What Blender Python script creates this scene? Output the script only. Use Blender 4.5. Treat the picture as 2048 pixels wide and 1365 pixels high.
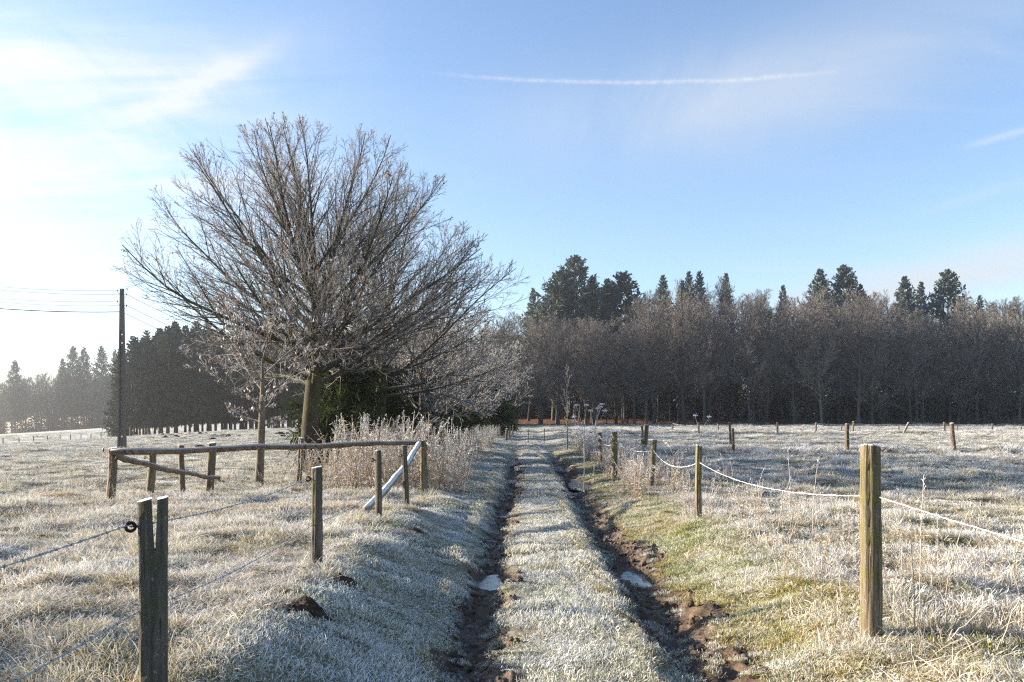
import bpy, math, random
import numpy as np
from mathutils import Vector, Matrix

# ------------------------------------------------------------------ clear
for o in list(bpy.data.objects):
    bpy.data.objects.remove(o, do_unlink=True)
scene = bpy.context.scene
COL = scene.collection
R = math.radians
rng = np.random.default_rng(7)
random.seed(7)

# ------------------------------------------------------------------ camera
F = 1653.0                       # focal length in pixels of the 2048 px wide photograph
HORIZON = 849.0                  # pixel row of the horizon: the view is level, the frame reaches higher
CAMZ = 1.65
cam_d = bpy.data.cameras.new('camera')
cam_d.sensor_width = 36.0
cam_d.lens = 36.0 * F / 2048.0
cam_d.clip_start = 0.05
cam_d.clip_end = 4000
cam = bpy.data.objects.new('camera', cam_d)
COL.objects.link(cam)
cam.location = (0, 0, CAMZ)
cam.rotation_euler = (math.pi / 2, 0, 0)
cam_d.shift_y = (HORIZON - 682.5) / 2048.0
scene.camera = cam

# ------------------------------------------------------------------ node helpers
class E:
    """a socket of a node tree with arithmetic"""
    def __init__(s, nt, sock): s.nt = nt; s.s = sock
    def _m(s, op, *a, clamp=False):
        n = s.nt.nodes.new('ShaderNodeMath'); n.operation = op; n.use_clamp = clamp
        for i, v in enumerate((s,) + a):
            if isinstance(v, E): s.nt.links.new(v.s, n.inputs[i])
            else: n.inputs[i].default_value = v
        return E(s.nt, n.outputs[0])
    def __add__(s, o): return s._m('ADD', o)
    def __sub__(s, o): return s._m('SUBTRACT', o)
    def __mul__(s, o): return s._m('MULTIPLY', o)
    def __truediv__(s, o): return s._m('DIVIDE', o)
    __radd__ = __add__
    __rmul__ = __mul__
    def rsub(s, v): return (s * -1.0) + v
    def pw(s, o): return s._m('POWER', o)
    def mx(s, o): return s._m('MAXIMUM', o)
    def mn(s, o): return s._m('MINIMUM', o)
    def ab(s): return s._m('ABSOLUTE')
    def clamp(s): return s._m('ADD', 0.0, clamp=True)
    def exp(s): return s._m('EXPONENT')
    def gauss(s, c, w):
        d = (s - c) / w
        return (d * d * -1.0).exp()
    def smooth(s, a, b):
        n = s.nt.nodes.new('ShaderNodeMapRange'); n.interpolation_type = 'SMOOTHSTEP'
        s.nt.links.new(s.s, n.inputs[0]); n.inputs[1].default_value = a; n.inputs[2].default_value = b
        return E(s.nt, n.outputs[0])

def link_in(nt, sock, v):
    if isinstance(v, E): nt.links.new(v.s, sock)
    else: sock.default_value = v

def mixc(nt, f, a, b):
    n = nt.nodes.new('ShaderNodeMix'); n.data_type = 'RGBA'; n.clamp_factor = True
    link_in(nt, n.inputs[0], f)
    for k, v in ((6, a), (7, b)):
        if isinstance(v, E): nt.links.new(v.s, n.inputs[k])
        else: n.inputs[k].default_value = (*v, 1)
    return E(nt, n.outputs[2])

def noise(nt, vec=None, scale=1.0, detail=3.0, rough=0.55, dist=0.0):
    n = nt.nodes.new('ShaderNodeTexNoise')
    if vec is not None: nt.links.new(vec.s, n.inputs['Vector'])
    n.inputs['Scale'].default_value = scale; n.inputs['Detail'].default_value = detail
    n.inputs['Roughness'].default_value = rough; n.inputs['Distortion'].default_value = dist
    return E(nt, n.outputs['Fac'])

def combine(nt, x, y, z):
    n = nt.nodes.new('ShaderNodeCombineXYZ')
    for i, v in enumerate((x, y, z)): link_in(nt, n.inputs[i], v)
    return E(nt, n.outputs[0])

def mapping(nt, vec, scale=(1, 1, 1), loc=(0, 0, 0), rot=(0, 0, 0)):
    n = nt.nodes.new('ShaderNodeMapping'); nt.links.new(vec.s, n.inputs[0])
    n.inputs['Scale'].default_value = scale; n.inputs['Location'].default_value = loc; n.inputs['Rotation'].default_value = rot
    return E(nt, n.outputs[0])

def sepxyz(nt, vec):
    n = nt.nodes.new('ShaderNodeSeparateXYZ'); nt.links.new(vec.s, n.inputs[0])
    return [E(nt, o) for o in n.outputs]

def attr(nt, name):
    n = nt.nodes.new('ShaderNodeAttribute'); n.attribute_name = name
    return E(nt, n.outputs['Fac'])

# ------------------------------------------------------------------ sun, sky, exposure
SUN_AZ, SUN_EL = R(-78.0), R(14.5)       # azimuth from the view direction (+Y), clockwise positive
sdir = Vector((math.sin(SUN_AZ) * math.cos(SUN_EL), math.cos(SUN_AZ) * math.cos(SUN_EL), math.sin(SUN_EL)))
sun_d = bpy.data.lights.new('sun', 'SUN')
sun_d.energy = 5.0
sun_d.angle = R(0.5)
sun_d.color = (1.0, 0.87, 0.70)
sun = bpy.data.objects.new('sun', sun_d)
COL.objects.link(sun)
sun.rotation_euler = (-sdir).to_track_quat('-Z', 'Y').to_euler()
sun.location = sdir * 60

SKY_STRENGTH = 0.069
world = bpy.data.worlds.new('World')
scene.world = world
world.use_nodes = True
wt = world.node_tree
wt.nodes.clear()
world.cycles.sampling_method = 'NONE'     # smooth sky: found by the bounce rays, less noise
w_out = wt.nodes.new('ShaderNodeOutputWorld')
w_bg = wt.nodes.new('ShaderNodeBackground')
w_bg.inputs['Strength'].default_value = SKY_STRENGTH
sky = wt.nodes.new('ShaderNodeTexSky')
sky.sky_type = 'NISHITA'
sky.sun_disc = False
sky.sun_elevation = SUN_EL
sky.sun_rotation = SUN_AZ
sky.altitude = 200
sky.air_density = 1.0
sky.dust_density = 0.12
sky.ozone_density = 1.6
tc = wt.nodes.new('ShaderNodeTexCoord')
wv = E(wt, tc.outputs['Generated'])
wx, wy, wz = sepxyz(wt, wv)
n_at = wt.nodes.new('ShaderNodeMath'); n_at.operation = 'ARCTAN2'
wt.links.new(wx.s, n_at.inputs[0]); wt.links.new(wy.s, n_at.inputs[1])
az = E(wt, n_at.outputs[0])
el = wz._m('ARCSINE')
zz = wz.mx(0.0) + 0.16
plane = combine(wt, wx / zz, wy / zz, 0.0)           # the cirrus sheet, seen in perspective

def px_dir(px, py):
    d = Vector(((px - 1024) / F, 1.0, (HORIZON - py) / F)).normalized()
    return math.atan2(d.x, d.y), math.asin(d.z)

fib = noise(wt, mapping(wt, plane, scale=(0.9, 3.2, 1), rot=(0, 0, R(28))), 1.6, 9, 0.58, 0.6)
fib2 = noise(wt, mapping(wt, plane, scale=(2.6, 0.7, 1), rot=(0, 0, R(-24)), loc=(3.1, 1.7, 0)), 1.3, 9, 0.6, 0.7)
broad = noise(wt, mapping(wt, plane, loc=(5.3, 2.2, 0)), 0.75, 4, 0.5, 0.3)
wob = noise(wt, wv, 9.0, 5, 0.6) - 0.5
puff = noise(wt, wv, 110.0, 5, 0.7)

def blob(px, py, wx_, wy_, rot=0.0):
    a0, e0 = px_dir(px, py)
    ca, sa = math.cos(rot), math.sin(rot)
    da, de = az - a0, el - e0
    p = (da * ca + de * sa) / (wx_ / F)
    q = (de * ca - da * sa) / (wy_ / F)
    return ((p * p + q * q) * -1.0).exp()

def streak(p0, p1, width, soft=0.03, wobble=0.012):
    a0, e0 = px_dir(*p0); a1, e1 = px_dir(*p1)
    k = (e1 - e0) / (a1 - a0)
    line = (az - a0) * k + e0 + wob * wobble
    return el.gauss(line, width / F) * az.smooth(a0 - soft, a0 + soft) * az.smooth(a1 - soft, a1 + soft).rsub(1.0)

cir_gen = broad.smooth(0.46, 0.78) * fib.smooth(0.36, 0.75) * 0.34
left_mass = (blob(180, 330, 330, 160, R(-14)) + blob(60, 190, 420, 110, R(12)) * 0.7 + blob(330, 190, 190, 45, R(24)) * 0.5).mn(1.0)
left_c = left_mass * (fib.smooth(0.34, 0.66) * 0.72 + fib2.smooth(0.40, 0.68) * 0.42)
s1 = streak((250, 75), (520, 225 - 120), 16, 0.08, 0.02) * 0.2
s2 = streak((260, 235), (520, 108), 22, 0.06, 0.02) * 0.5
s3 = streak((-220, 515), (250, 545), 14, 0.05, 0.01) * 0.55
veil = blob(1360, 215, 330, 90, R(4)) * (fib2.smooth(0.3, 0.75) * 0.38 + 0.14) + blob(1700, 110, 360, 110, R(18)) * 0.18
low_r = blob(1950, 545, 400, 42, R(9)) * (fib.smooth(0.2, 0.7) * 0.3 + 0.7) * 1.0
contrail = streak((935, 152), (1610, 150), 3.4, 0.07, 0.008) * (puff.smooth(0.30, 0.75) * 0.45 + 0.14)
con2 = streak((1940, 292), (2120, 240), 6.0, 0.02, 0.01) * 0.40 + streak((1850, 420), (2060, 365), 9.0, 0.03, 0.02) * 0.16
horizon = el.gauss(0.0, 0.06) * 0.22
m = (cir_gen + left_c + s1 + s2 + s3 + veil + low_r + contrail + con2 + horizon).mn(0.93)
nd = wt.nodes.new('ShaderNodeVectorMath'); nd.operation = 'DOT_PRODUCT'
wt.links.new(wv.s, nd.inputs[0]); nd.inputs[1].default_value = sdir
csun = E(wt, nd.outputs['Value']).mx(0.0)
cl_b = csun.pw(3.0) * 0.30 + 0.86                      # thin ice cloud scatters forwards: brighter towards the sun
CLOUD = 3.6
cloud_col = combine(wt, cl_b * (CLOUD * 0.95), cl_b * (CLOUD * 1.0), cl_b * (CLOUD * 1.04))
sky_e = E(wt, sky.outputs['Color'])
tint = wt.nodes.new('ShaderNodeMix'); tint.data_type = 'RGBA'; tint.blend_type = 'MULTIPLY'
tint.inputs[0].default_value = 1.0
wt.links.new(sky_e.s, tint.inputs[6]); tint.inputs[7].default_value = (0.97, 0.98, 1.06, 1)
wt.links.new(mixc(wt, m, E(wt, tint.outputs[2]), cloud_col).s, w_bg.inputs['Color'])
wt.links.new(w_bg.outputs[0], w_out.inputs['Surface'])

vs = scene.view_settings
scene.display_settings.display_device = 'sRGB'
vs.view_transform = 'Standard'
vs.look = 'None'
vs.gamma = 1.0
vs.use_curve_mapping = False
vs.exposure = 2.06
cy = scene.cycles
scene.render.engine = 'CYCLES'
cy.max_bounces = 6
cy.diffuse_bounces = 3
cy.glossy_bounces = 2
cy.transmission_bounces = 3
cy.transparent_max_bounces = 8
cy.volume_bounces = 0
cy.use_denoising = False
cy.use_adaptive_sampling = False
cy.sample_clamp_indirect = 1.5
cy.pixel_filter_type = 'BLACKMAN_HARRIS'
cy.filter_width = 1.25

# ------------------------------------------------------------------ value noise and terrain
def _h(i, j, s):
    n = (i.astype(np.int64) * 374761393 + j.astype(np.int64) * 668265263 + s * 1442695041) & 0xFFFFFFFF
    n = ((n ^ (n >> 13)) * 1274126177) & 0xFFFFFFFF
    n = (n ^ (n >> 16)) & 0xFFFF
    return n / 65535.0
def vn(x, y, s=0):
    x = np.asarray(x, float); y = np.asarray(y, float)
    i = np.floor(x); j = np.floor(y); fx = x - i; fy = y - j
    fx = fx * fx * (3 - 2 * fx); fy = fy * fy * (3 - 2 * fy)
    a = _h(i, j, s); b = _h(i + 1, j, s); c = _h(i, j + 1, s); d = _h(i + 1, j + 1, s)
    return (a + (b - a) * fx) * (1 - fy) + (c + (d - c) * fx) * fy - 0.5
def fbm(x, y, s=0, o=4):
    r = 0; a = 1.0
    for k in range(o):
        r = r + a * vn(x * 2 ** k, y * 2 ** k, s + k * 17); a *= 0.5
    return r
def ss(a, b, x):
    t = np.clip((np.asarray(x, float) - a) / (b - a), 0, 1); return t * t * (3 - 2 * t)

def on_ray(px, py, Y):
    """the world point at depth Y that the photograph shows at a pixel (used to measure positions)"""
    return ((px - 1024) / F * Y, Y, CAMZ + (HORIZON - py) / F * Y)
def gx(px, Y, py=900): return (px - 1024) / F * Y

PUDDLES = [(984, 9.2, 0.20, 0.50, 'white iced puddle in the left wheel rut nearest the camera'),
           (1280, 9.7, 0.18, 0.50, 'blue iced puddle in the right wheel rut nearest the camera'),
           (1010, 16.0, 0.12, 0.45, 'small ice patch in dark mud of left rut beyond the white puddle'),
           (1166, 22.5, 0.30, 1.7, 'broad ice patch in right rut below the rough weeds'),
           (1024, 25.5, 0.20, 1.2, 'short ice patch in left rut where it darkens in the distance'),
           (1020, 34.0, 0.28, 2.6, 'long ice strip at far end of the left rut'),
           (1122, 30.0, 0.24, 1.6, 'narrow ice strip at far end of the right rut')]
def lateral(x, y):
    return x - (0.395 + 0.0151 * y + 0.05 * np.sin(y * 0.35) * ss(8, 16, y))
HALF = 0.79
def rut_fade(y): return 1 - 0.80 * ss(32, 48, y)
def rut_profile(x, y):
    """0..1 depth of the two wheel ruts"""
    s = lateral(x, y)
    w = 1 + 0.35 * vn(y * 0.5, x * 0 + 3.3, 5)
    e = 0.10 * fbm(x * 3, y * 3, 11, 3)
    l = s + HALF + e
    r = s - HALF + e
    pl = 1 - ss(0.10 * w, 0.34 * w, np.abs(l))
    pr = ss(-0.30, -0.14, r) * (1 - ss(0.10, 0.50 * w, r))
    return np.maximum(pl, pr) * rut_fade(y)
def mud_mask(x, y):
    s = lateral(x, y)
    e = 0.26 * fbm(x * 2.2, y * 2.2, 23, 4)
    l = np.abs(s + HALF - 0.05) + e * 0.8
    r = s - HALF + e
    ml = 1 - ss(0.17, 0.31, l)
    mr = ss(-0.24, -0.17, r) * (1 - ss(0.24, 0.74, r))
    return np.maximum(ml, mr) * (1 - ss(30, 43, y)) * ss(-12, -6, y)
def H(x, y):
    x = np.asarray(x, float); y = np.asarray(y, float)
    z = 0.0125 * np.maximum(0, y - 15) * (1 - 0.3 * ss(150, 400, y))
    s = lateral(x, y)
    near = (1 - 0.62 * ss(11, 20, y)) * (1 - 0.3 * ss(35, 80, y))
    wv_ = 0.35 * vn(y * 0.45, x * 0.2, 91)
    z = z + near * (0.30 * ss(-1.15, -2.25, s + wv_ * 0.8) + 0.24 * ss(1.15, 2.2, s))
    # left pasture drops away, then the far meadow climbs
    z = z - 3.2 * ss(20, 85, -x) - 0.062 * np.maximum(0, -x - 105) + 0.026 * np.maximum(0, y - 170) * ss(20, 90, -x)
    z = z + 0.022 * np.clip(y - 127, 0, 60) * ss(-9, -3, x)      # the wood stands on a gentle rise
    # hummocks
    tr = np.exp(-(s / 1.3) ** 2)
    z = z + (0.11 * fbm(x * 0.6, y * 0.6, 31, 3) + 0.075 * fbm(x * 1.9, y * 1.9, 41, 3)) * (1 - 0.72 * tr)
    z = z + 0.035 * vn(x * 0.8, y * 0.9, 53) * tr
    z = z + 0.10 * np.abs(vn(x * 0.35, y * 0.8, 57)) * ss(14, 20, y) * (1 - ss(40, 60, y)) * tr
    # hoof-poached ground and tussocks in the right paddock
    z = z + 0.09 * (np.abs(fbm(x * 1.7, y * 1.7, 47, 2)) - 0.2) * ss(2.3, 3.2, s) * (1 - ss(16, 30, y))
    # ruts and churned mud
    rp = rut_profile(x, y)
    z = z - rp * (0.115 + 0.05 * vn(y * 0.7, x * 0.1, 61) + 0.09 * ss(17, 24, y))
    mm = mud_mask(x, y)
    z = z + mm * (0.05 * fbm(x * 5, y * 4, 71, 3) + 0.06 * fbm(x * 13, y * 11, 77, 3))
    for (ppx, pY, plx, ply, _) in PUDDLES:
        q = ((x - gx(ppx, pY)) / plx) ** 2 + ((y - pY) / ply) ** 2
        z = z - 0.07 * np.exp(-np.minimum(q, 9.0) ** 2 * 0.6)
    # low grassy banks across the right paddock
    rgt = ss(3.5, 6, x)
    z = z + rgt * (0.22 * np.exp(-((y - 36.5 - 0.02 * x) / 0.8) ** 2) + 0.16 * np.exp(-((y - 73) / 1.2) ** 2)) * (0.7 + 0.8 * vn(x * 0.5, y * 0.1, 83))
    return z
def h1(x, y): return float(H(np.array([x]), np.array([y]))[0])


# ------------------------------------------------------------------ mesh helpers
def mesh_quads(name, V, Q, attrs=None, smooth=True):
    V = np.asarray(V, np.float32).reshape(-1, 3); Q = np.asarray(Q, np.int32)
    k = Q.shape[1]
    me = bpy.data.meshes.new(name)
    me.vertices.add(len(V)); me.vertices.foreach_set('co', V.ravel())
    me.loops.add(Q.size); me.loops.foreach_set('vertex_index', Q.ravel())
    me.polygons.add(len(Q))
    me.polygons.foreach_set('loop_start', np.arange(0, Q.size, k, dtype=np.int32))
    me.polygons.foreach_set('loop_total', np.full(len(Q), k, np.int32))
    me.polygons.foreach_set('use_smooth', np.full(len(Q), smooth))
    for an, av in (attrs or {}).items():
        a = me.attributes.new(an, 'FLOAT', 'POINT'); a.data.foreach_set('value', np.asarray(av, np.float32).ravel())
    me.update(calc_edges=True)
    return me

class MB:
    """collects tubes, ribbons and solids into one mesh of quads"""
    def __init__(s): s.V = []; s.Q = []; s.A = {}; s.n = 0
    def add(s, V, Q, **at):
        V = np.asarray(V, float).reshape(-1, 3)
        s.V.append(V); s.Q.append(np.asarray(Q, int) + s.n); s.n += len(V)
        for k, v in at.items():
            s.A.setdefault(k, []).append(np.broadcast_to(np.asarray(v, float), (len(V),)))
    def tubes(s, P, Rd, sides=4, ref=None, **at):
        """P (n,K,3), Rd (n,K)"""
        P = np.asarray(P, float); Rd = np.asarray(Rd, float); n, K, _ = P.shape
        T = np.empty_like(P)
        T[:, 1:-1] = P[:, 2:] - P[:, :-2]; T[:, 0] = P[:, 1] - P[:, 0]; T[:, -1] = P[:, -1] - P[:, -2]
        T /= np.linalg.norm(T, axis=2, keepdims=True) + 1e-9
        chord = P[:, -1] - P[:, 0]
        ref = np.where((np.abs(chord[:, 2]) > 0.8 * np.linalg.norm(chord, axis=1))[:, None], np.array([1.0, 0.13, 0.0]), np.array([0.0, 0.05, 1.0]))[:, None, :]
        U = np.cross(T, ref); U /= np.linalg.norm(U, axis=2, keepdims=True) + 1e-9
        W = np.cross(T, U)
        a = np.arange(sides) * 2 * math.pi / sides
        ring = P[:, :, None, :] + Rd[:, :, None, None] * (U[:, :, None, :] * np.cos(a)[None, None, :, None] + W[:, :, None, :] * np.sin(a)[None, None, :, None])
        idx = np.arange(n * K * sides).reshape(n, K, sides)
        q = np.stack([idx[:, :-1, :], np.roll(idx, -1, 2)[:, :-1, :], np.roll(idx, -1, 2)[:, 1:, :], idx[:, 1:, :]], -1).reshape(-1, 4)
        full = {}
        for k, v in at.items():
            v = np.asarray(v, float)
            if v.ndim == 1: v = v[:, None]
            full[k] = np.broadcast_to(v[:, :, None] if v.ndim == 2 else v, (n, K, sides)).ravel()
        s.add(ring.reshape(-1, 3), q, **full)
    def ribbons(s, P, Wd, side, **at):
        """flat strips: P (n,K,3), Wd (n,K) half widths, side (n,3)"""
        P = np.asarray(P, float); n, K, _ = P.shape
        sd = np.asarray(side, float)[:, None, :]
        V = np.stack([P - sd * Wd[:, :, None], P + sd * Wd[:, :, None]], 2)
        idx = np.arange(n * K * 2).reshape(n, K, 2)
        q = np.stack([idx[:, :-1, 0], idx[:, :-1, 1], idx[:, 1:, 1], idx[:, 1:, 0]], -1).reshape(-1, 4)
        full = {}
        for k, v in at.items():
            v = np.asarray(v, float)
            if v.ndim == 1: v = v[:, None]
            full[k] = np.broadcast_to(v[:, :, None], (n, K, 2)).ravel()
        s.add(V.reshape(-1, 3), q, **full)
    def box(s, c, sz, rot=None, **at):
        v = np.array([[x, y, z] for x in (-.5, .5) for y in (-.5, .5) for z in (-.5, .5)]) * np.array(sz)
        if rot is not None: v = v @ np.array(rot.to_3x3()).T
        q = [[0, 1, 3, 2], [4, 6, 7, 5], [0, 4, 5, 1], [2, 3, 7, 6], [0, 2, 6, 4], [1, 5, 7, 3]]
        s.add(v + np.array(c), q, **at)
    def mesh(s, name, smooth=True):
        at = {k: np.concatenate(v) for k, v in s.A.items()}
        n = s.n
        at = {k: v for k, v in at.items() if len(v) == n}
        return mesh_quads(name, np.concatenate(s.V), np.concatenate(s.Q), at, smooth)

def link(name, me, mat=None, parent=None, loc=None):
    o = bpy.data.objects.new(name, me)
    COL.objects.link(o)
    if mat is not None and me is not None and len(me.materials) == 0: me.materials.append(mat)
    if parent is not None: o.parent = parent
    if loc is not None: o.location = loc
    return o
def tag(o, label=None, cat=None, group=None, kind=None):
    if label: o['label'] = label
    if cat: o['category'] = cat
    if group: o['group'] = group
    if kind: o['kind'] = kind
    return o
def empty(name, loc=(0, 0, 0), rz=0.0):
    o = bpy.data.objects.new(name, None); COL.objects.link(o)
    o.location = loc; o.rotation_euler = (0, 0, rz); o.empty_display_size = 0.2
    return o
def copy_tree(o, parent=None):
    c = o.copy(); COL.objects.link(c)
    if parent is not None: c.parent = parent
    for ch in list(o.children): copy_tree(ch, c)
    return c

# ------------------------------------------------------------------ materials
def new_mat(name):
    m_ = bpy.data.materials.new(name); m_.use_nodes = True
    nt = m_.node_tree; nt.nodes.clear()
    out = nt.nodes.new('ShaderNodeOutputMaterial')
    return m_, nt, out
def principled(nt, out, col, rough=0.8, bump=None, bstr=0.5, bdist=0.01, spec=0.3):
    p = nt.nodes.new('ShaderNodeBsdfPrincipled')
    if isinstance(col, E): nt.links.new(col.s, p.inputs['Base Color'])
    else: p.inputs['Base Color'].default_value = (*col, 1)
    link_in(nt, p.inputs['Roughness'], rough)
    p.inputs['Specular IOR Level'].default_value = spec
    if bump is not None:
        b = nt.nodes.new('ShaderNodeBump'); b.inputs['Strength'].default_value = bstr; b.inputs['Distance'].default_value = bdist
        nt.links.new(bump.s, b.inputs['Height']); nt.links.new(b.outputs[0], p.inputs['Normal'])
    nt.links.new(p.outputs[0], out.inputs['Surface'])
    return p
def geo(nt, which='Position'):
    n = nt.nodes.new('ShaderNodeNewGeometry'); return E(nt, n.outputs[which])
def objco(nt):
    n = nt.nodes.new('ShaderNodeTexCoord'); return E(nt, n.outputs['Object'])
def objrand(nt):
    n = nt.nodes.new('ShaderNodeObjectInfo'); return E(nt, n.outputs['Random'])

FROST = (0.78, 0.80, 0.84)

def grass_material(name, root, mid, alt, f0, f1, transl=0.25, patch=0.7, fmax=0.88):
    """blade colour from root to tip, patchy between two tints, with hoar frost settling towards the tip"""
    m_, nt, out = new_mat(name)
    t = attr(nt, 't'); r = attr(nt, 'rnd'); pos = geo(nt)
    pn = noise(nt, pos, patch, 3, 0.6)
    base = mixc(nt, (pn * 1.6 + r * 0.6 - 0.65).clamp(), mid, alt)
    base = mixc(nt, t.smooth(0.0, 0.45), root, base)
    fn = noise(nt, mapping(nt, pos, loc=(7, 3, 1)), 0.9, 4, 0.6)
    qx, qy, qz = sepxyz(nt, pos)
    openf = qy.smooth(13.0, 34.0)                  # the open pasture froze harder than the sheltered verge
    fr = ((t * 0.9 + r * 0.45 + fn * 1.0 - 0.75) * (f1 - f0) + f0 + openf * 0.14).clamp() * fmax
    col = mixc(nt, fr, base, FROST)
    d = nt.nodes.new('ShaderNodeBsdfDiffuse'); nt.links.new(col.s, d.inputs[0])
    tr = nt.nodes.new('ShaderNodeBsdfTranslucent'); nt.links.new(col.s, tr.inputs[0])
    mx = nt.nodes.new('ShaderNodeMixShader'); mx.inputs[0].default_value = transl
    nt.links.new(d.outputs[0], mx.inputs[1]); nt.links.new(tr.outputs[0], mx.inputs[2])
    nt.links.new(mx.outputs[0], out.inputs['Surface'])
    return m_

M = {}
M['grass_frost'] = grass_material('frosted_short_grass', (0.10, 0.085, 0.035), (0.27, 0.28, 0.10), (0.38, 0.31, 0.16), -0.08, 1.10)
M['grass_green'] = grass_material('green_verge_grass', (0.085, 0.075, 0.02), (0.19, 0.245, 0.04), (0.42, 0.26, 0.055), -0.45, 0.78, 0.3)
M['grass_tan'] = grass_material('dead_long_grass', (0.15, 0.09, 0.035), (0.47, 0.355, 0.19), (0.33, 0.30, 0.11), -0.10, 1.04, 0.35)
M['grass_tuft'] = grass_material('tussock_grass', (0.07, 0.06, 0.02), (0.25, 0.22, 0.06), (0.38, 0.25, 0.09), -0.16, 1.0, 0.3, 1.4)
M['straw'] = grass_material('frosted_straw', (0.26, 0.19, 0.11), (0.46, 0.36, 0.25), (0.38, 0.26, 0.14), -0.15, 0.85, 0.2)
M['weed'] = grass_material('dead_weed_stalks', (0.16, 0.10, 0.065), (0.32, 0.25, 0.165), (0.25, 0.18, 0.10), -0.30, 0.70, 0.15)

# meadow sheet
m_, nt, out = new_mat('meadow_ground')
pos = geo(nt)
n1 = noise(nt, pos, 0.55, 4, 0.6); n2 = noise(nt, pos, 6.0, 4, 0.65); n3 = noise(nt, pos, 0.06, 3, 0.5)
soil = mixc(nt, n2, (0.06, 0.045, 0.02), (0.17, 0.14, 0.06))
col = mixc(nt, (n1 * 0.9 + n2 * 0.8 - 0.45).clamp() * 0.35, soil, (0.60, 0.60, 0.55))
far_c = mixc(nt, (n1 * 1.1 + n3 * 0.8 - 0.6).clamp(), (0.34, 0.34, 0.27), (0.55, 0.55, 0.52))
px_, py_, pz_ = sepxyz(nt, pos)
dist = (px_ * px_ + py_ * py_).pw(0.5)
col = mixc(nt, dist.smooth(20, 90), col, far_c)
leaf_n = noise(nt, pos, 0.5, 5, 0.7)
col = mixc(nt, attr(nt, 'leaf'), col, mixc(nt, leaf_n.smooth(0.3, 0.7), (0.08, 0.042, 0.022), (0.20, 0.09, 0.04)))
principled(nt, out, col, 0.9, n2, 0.6, 0.03, 0.15)
M['ground'] = m_

# mud
m_, nt, out = new_mat('wet_mud')
pos = geo(nt)
n1 = noise(nt, pos, 7.0, 6, 0.68); n2 = noise(nt, pos, 1.3, 3, 0.5); n3 = noise(nt, pos, 38.0, 3, 0.6)
col = mixc(nt, n1.smooth(0.3, 0.75), (0.018, 0.012, 0.008), (0.125, 0.080, 0.046))
nz = sepxyz(nt, geo(nt, 'Normal'))[2]
fr = (n3.smooth(0.52, 0.7) * n2.smooth(0.42, 0.62) * nz.smooth(0.75, 0.98) * 0.55)
col = mixc(nt, fr, col, (0.60, 0.61, 0.62))
principled(nt, out, col, n1.smooth(0.2, 0.8) * 0.5 + 0.42, n1 * 0.8 + n3 * 0.2, 0.9, 0.03, 0.35)
M['mud'] = m_
m_, nt, out = new_mat('molehill_soil')
n1 = noise(nt, geo(nt), 20.0, 5, 0.7)
principled(nt, out, mixc(nt, n1.smooth(0.3, 0.7), (0.02, 0.014, 0.01), (0.075, 0.05, 0.034)), 0.9, n1, 1.0, 0.03, 0.15)
M['soil'] = m_

# ice
m_, nt, out = new_mat('puddle_ice')
pos = geo(nt)
n1 = noise(nt, pos, 9.0, 5, 0.6, 1.2); n2 = noise(nt, mapping(nt, pos, scale=(1, 3, 1)), 16.0, 4, 0.7)
col = mixc(nt, n1.smooth(0.38, 0.62), (0.05, 0.055, 0.065), (0.22, 0.24, 0.28))
principled(nt, out, col, n2.smooth(0.35, 0.7) * 0.22 + 0.06, n1, 0.10, 0.01, 0.8)
M['ice'] = m_

def wood_material(name, c0, c1, moss, moss_amt, frost_amt=0.9, grain=(34, 34, 1.6)):
    m_, nt, out = new_mat(name)
    oc = objco(nt); rd = objrand(nt)
    g = noise(nt, mapping(nt, oc, scale=grain), 1.0, 6, 0.65, 0.5)
    b = noise(nt, oc, 5.0, 4, 0.6)
    k = noise(nt, mapping(nt, oc, scale=(grain[0] * 2.2, grain[1] * 2.2, grain[2])), 1.0, 3, 0.5)
    col = mixc(nt, g.smooth(0.3, 0.72), c0, c1)
    col = mixc(nt, k.smooth(0.56, 0.68) * 0.75, col, (c0[0] * 0.3, c0[1] * 0.28, c0[2] * 0.26))
    col = mixc(nt, (b.smooth(0.42, 0.66) * moss_amt), col, moss)
    lich = noise(nt, oc, 60.0, 2, 0.6)
    col = mixc(nt, lich.smooth(0.66, 0.74) * 0.5, col, (0.5, 0.5, 0.44))
    nz = sepxyz(nt, geo(nt, 'Normal'))[2]
    fn = noise(nt, oc, 45.0, 3, 0.7)
    col = mixc(nt, (nz.smooth(0.25, 0.7) * (fn * 0.8 + 0.6)).clamp() * frost_amt, col, FROST)
    principled(nt, out, col, 0.85, g * 0.6 + k * 0.4, 1.0, 0.02, 0.2)
    return m_
M['post'] = wood_material('weathered_post_wood', (0.075, 0.058, 0.04), (0.235, 0.19, 0.135), (0.115, 0.11, 0.03), 0.75)
M['post_grey'] = wood_material('grey_post_wood', (0.06, 0.052, 0.043), (0.155, 0.13, 0.10), (0.075, 0.085, 0.027), 0.45)
M['post_red'] = wood_material('brown_post_wood', (0.08, 0.058, 0.042), (0.19, 0.14, 0.098), (0.12, 0.11, 0.05), 0.4)
M['rail'] = wood_material('peeled_rail_wood', (0.09, 0.06, 0.042), (0.20, 0.14, 0.095), (0.13, 0.12, 0.08), 0.3, 0.35, (8, 8, 8))
M['rail_frost'] = wood_material('frosted_rail_wood', (0.16, 0.125, 0.095), (0.28, 0.22, 0.165), (0.2, 0.2, 0.14), 0.3, 0.7, (8, 8, 8))

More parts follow.
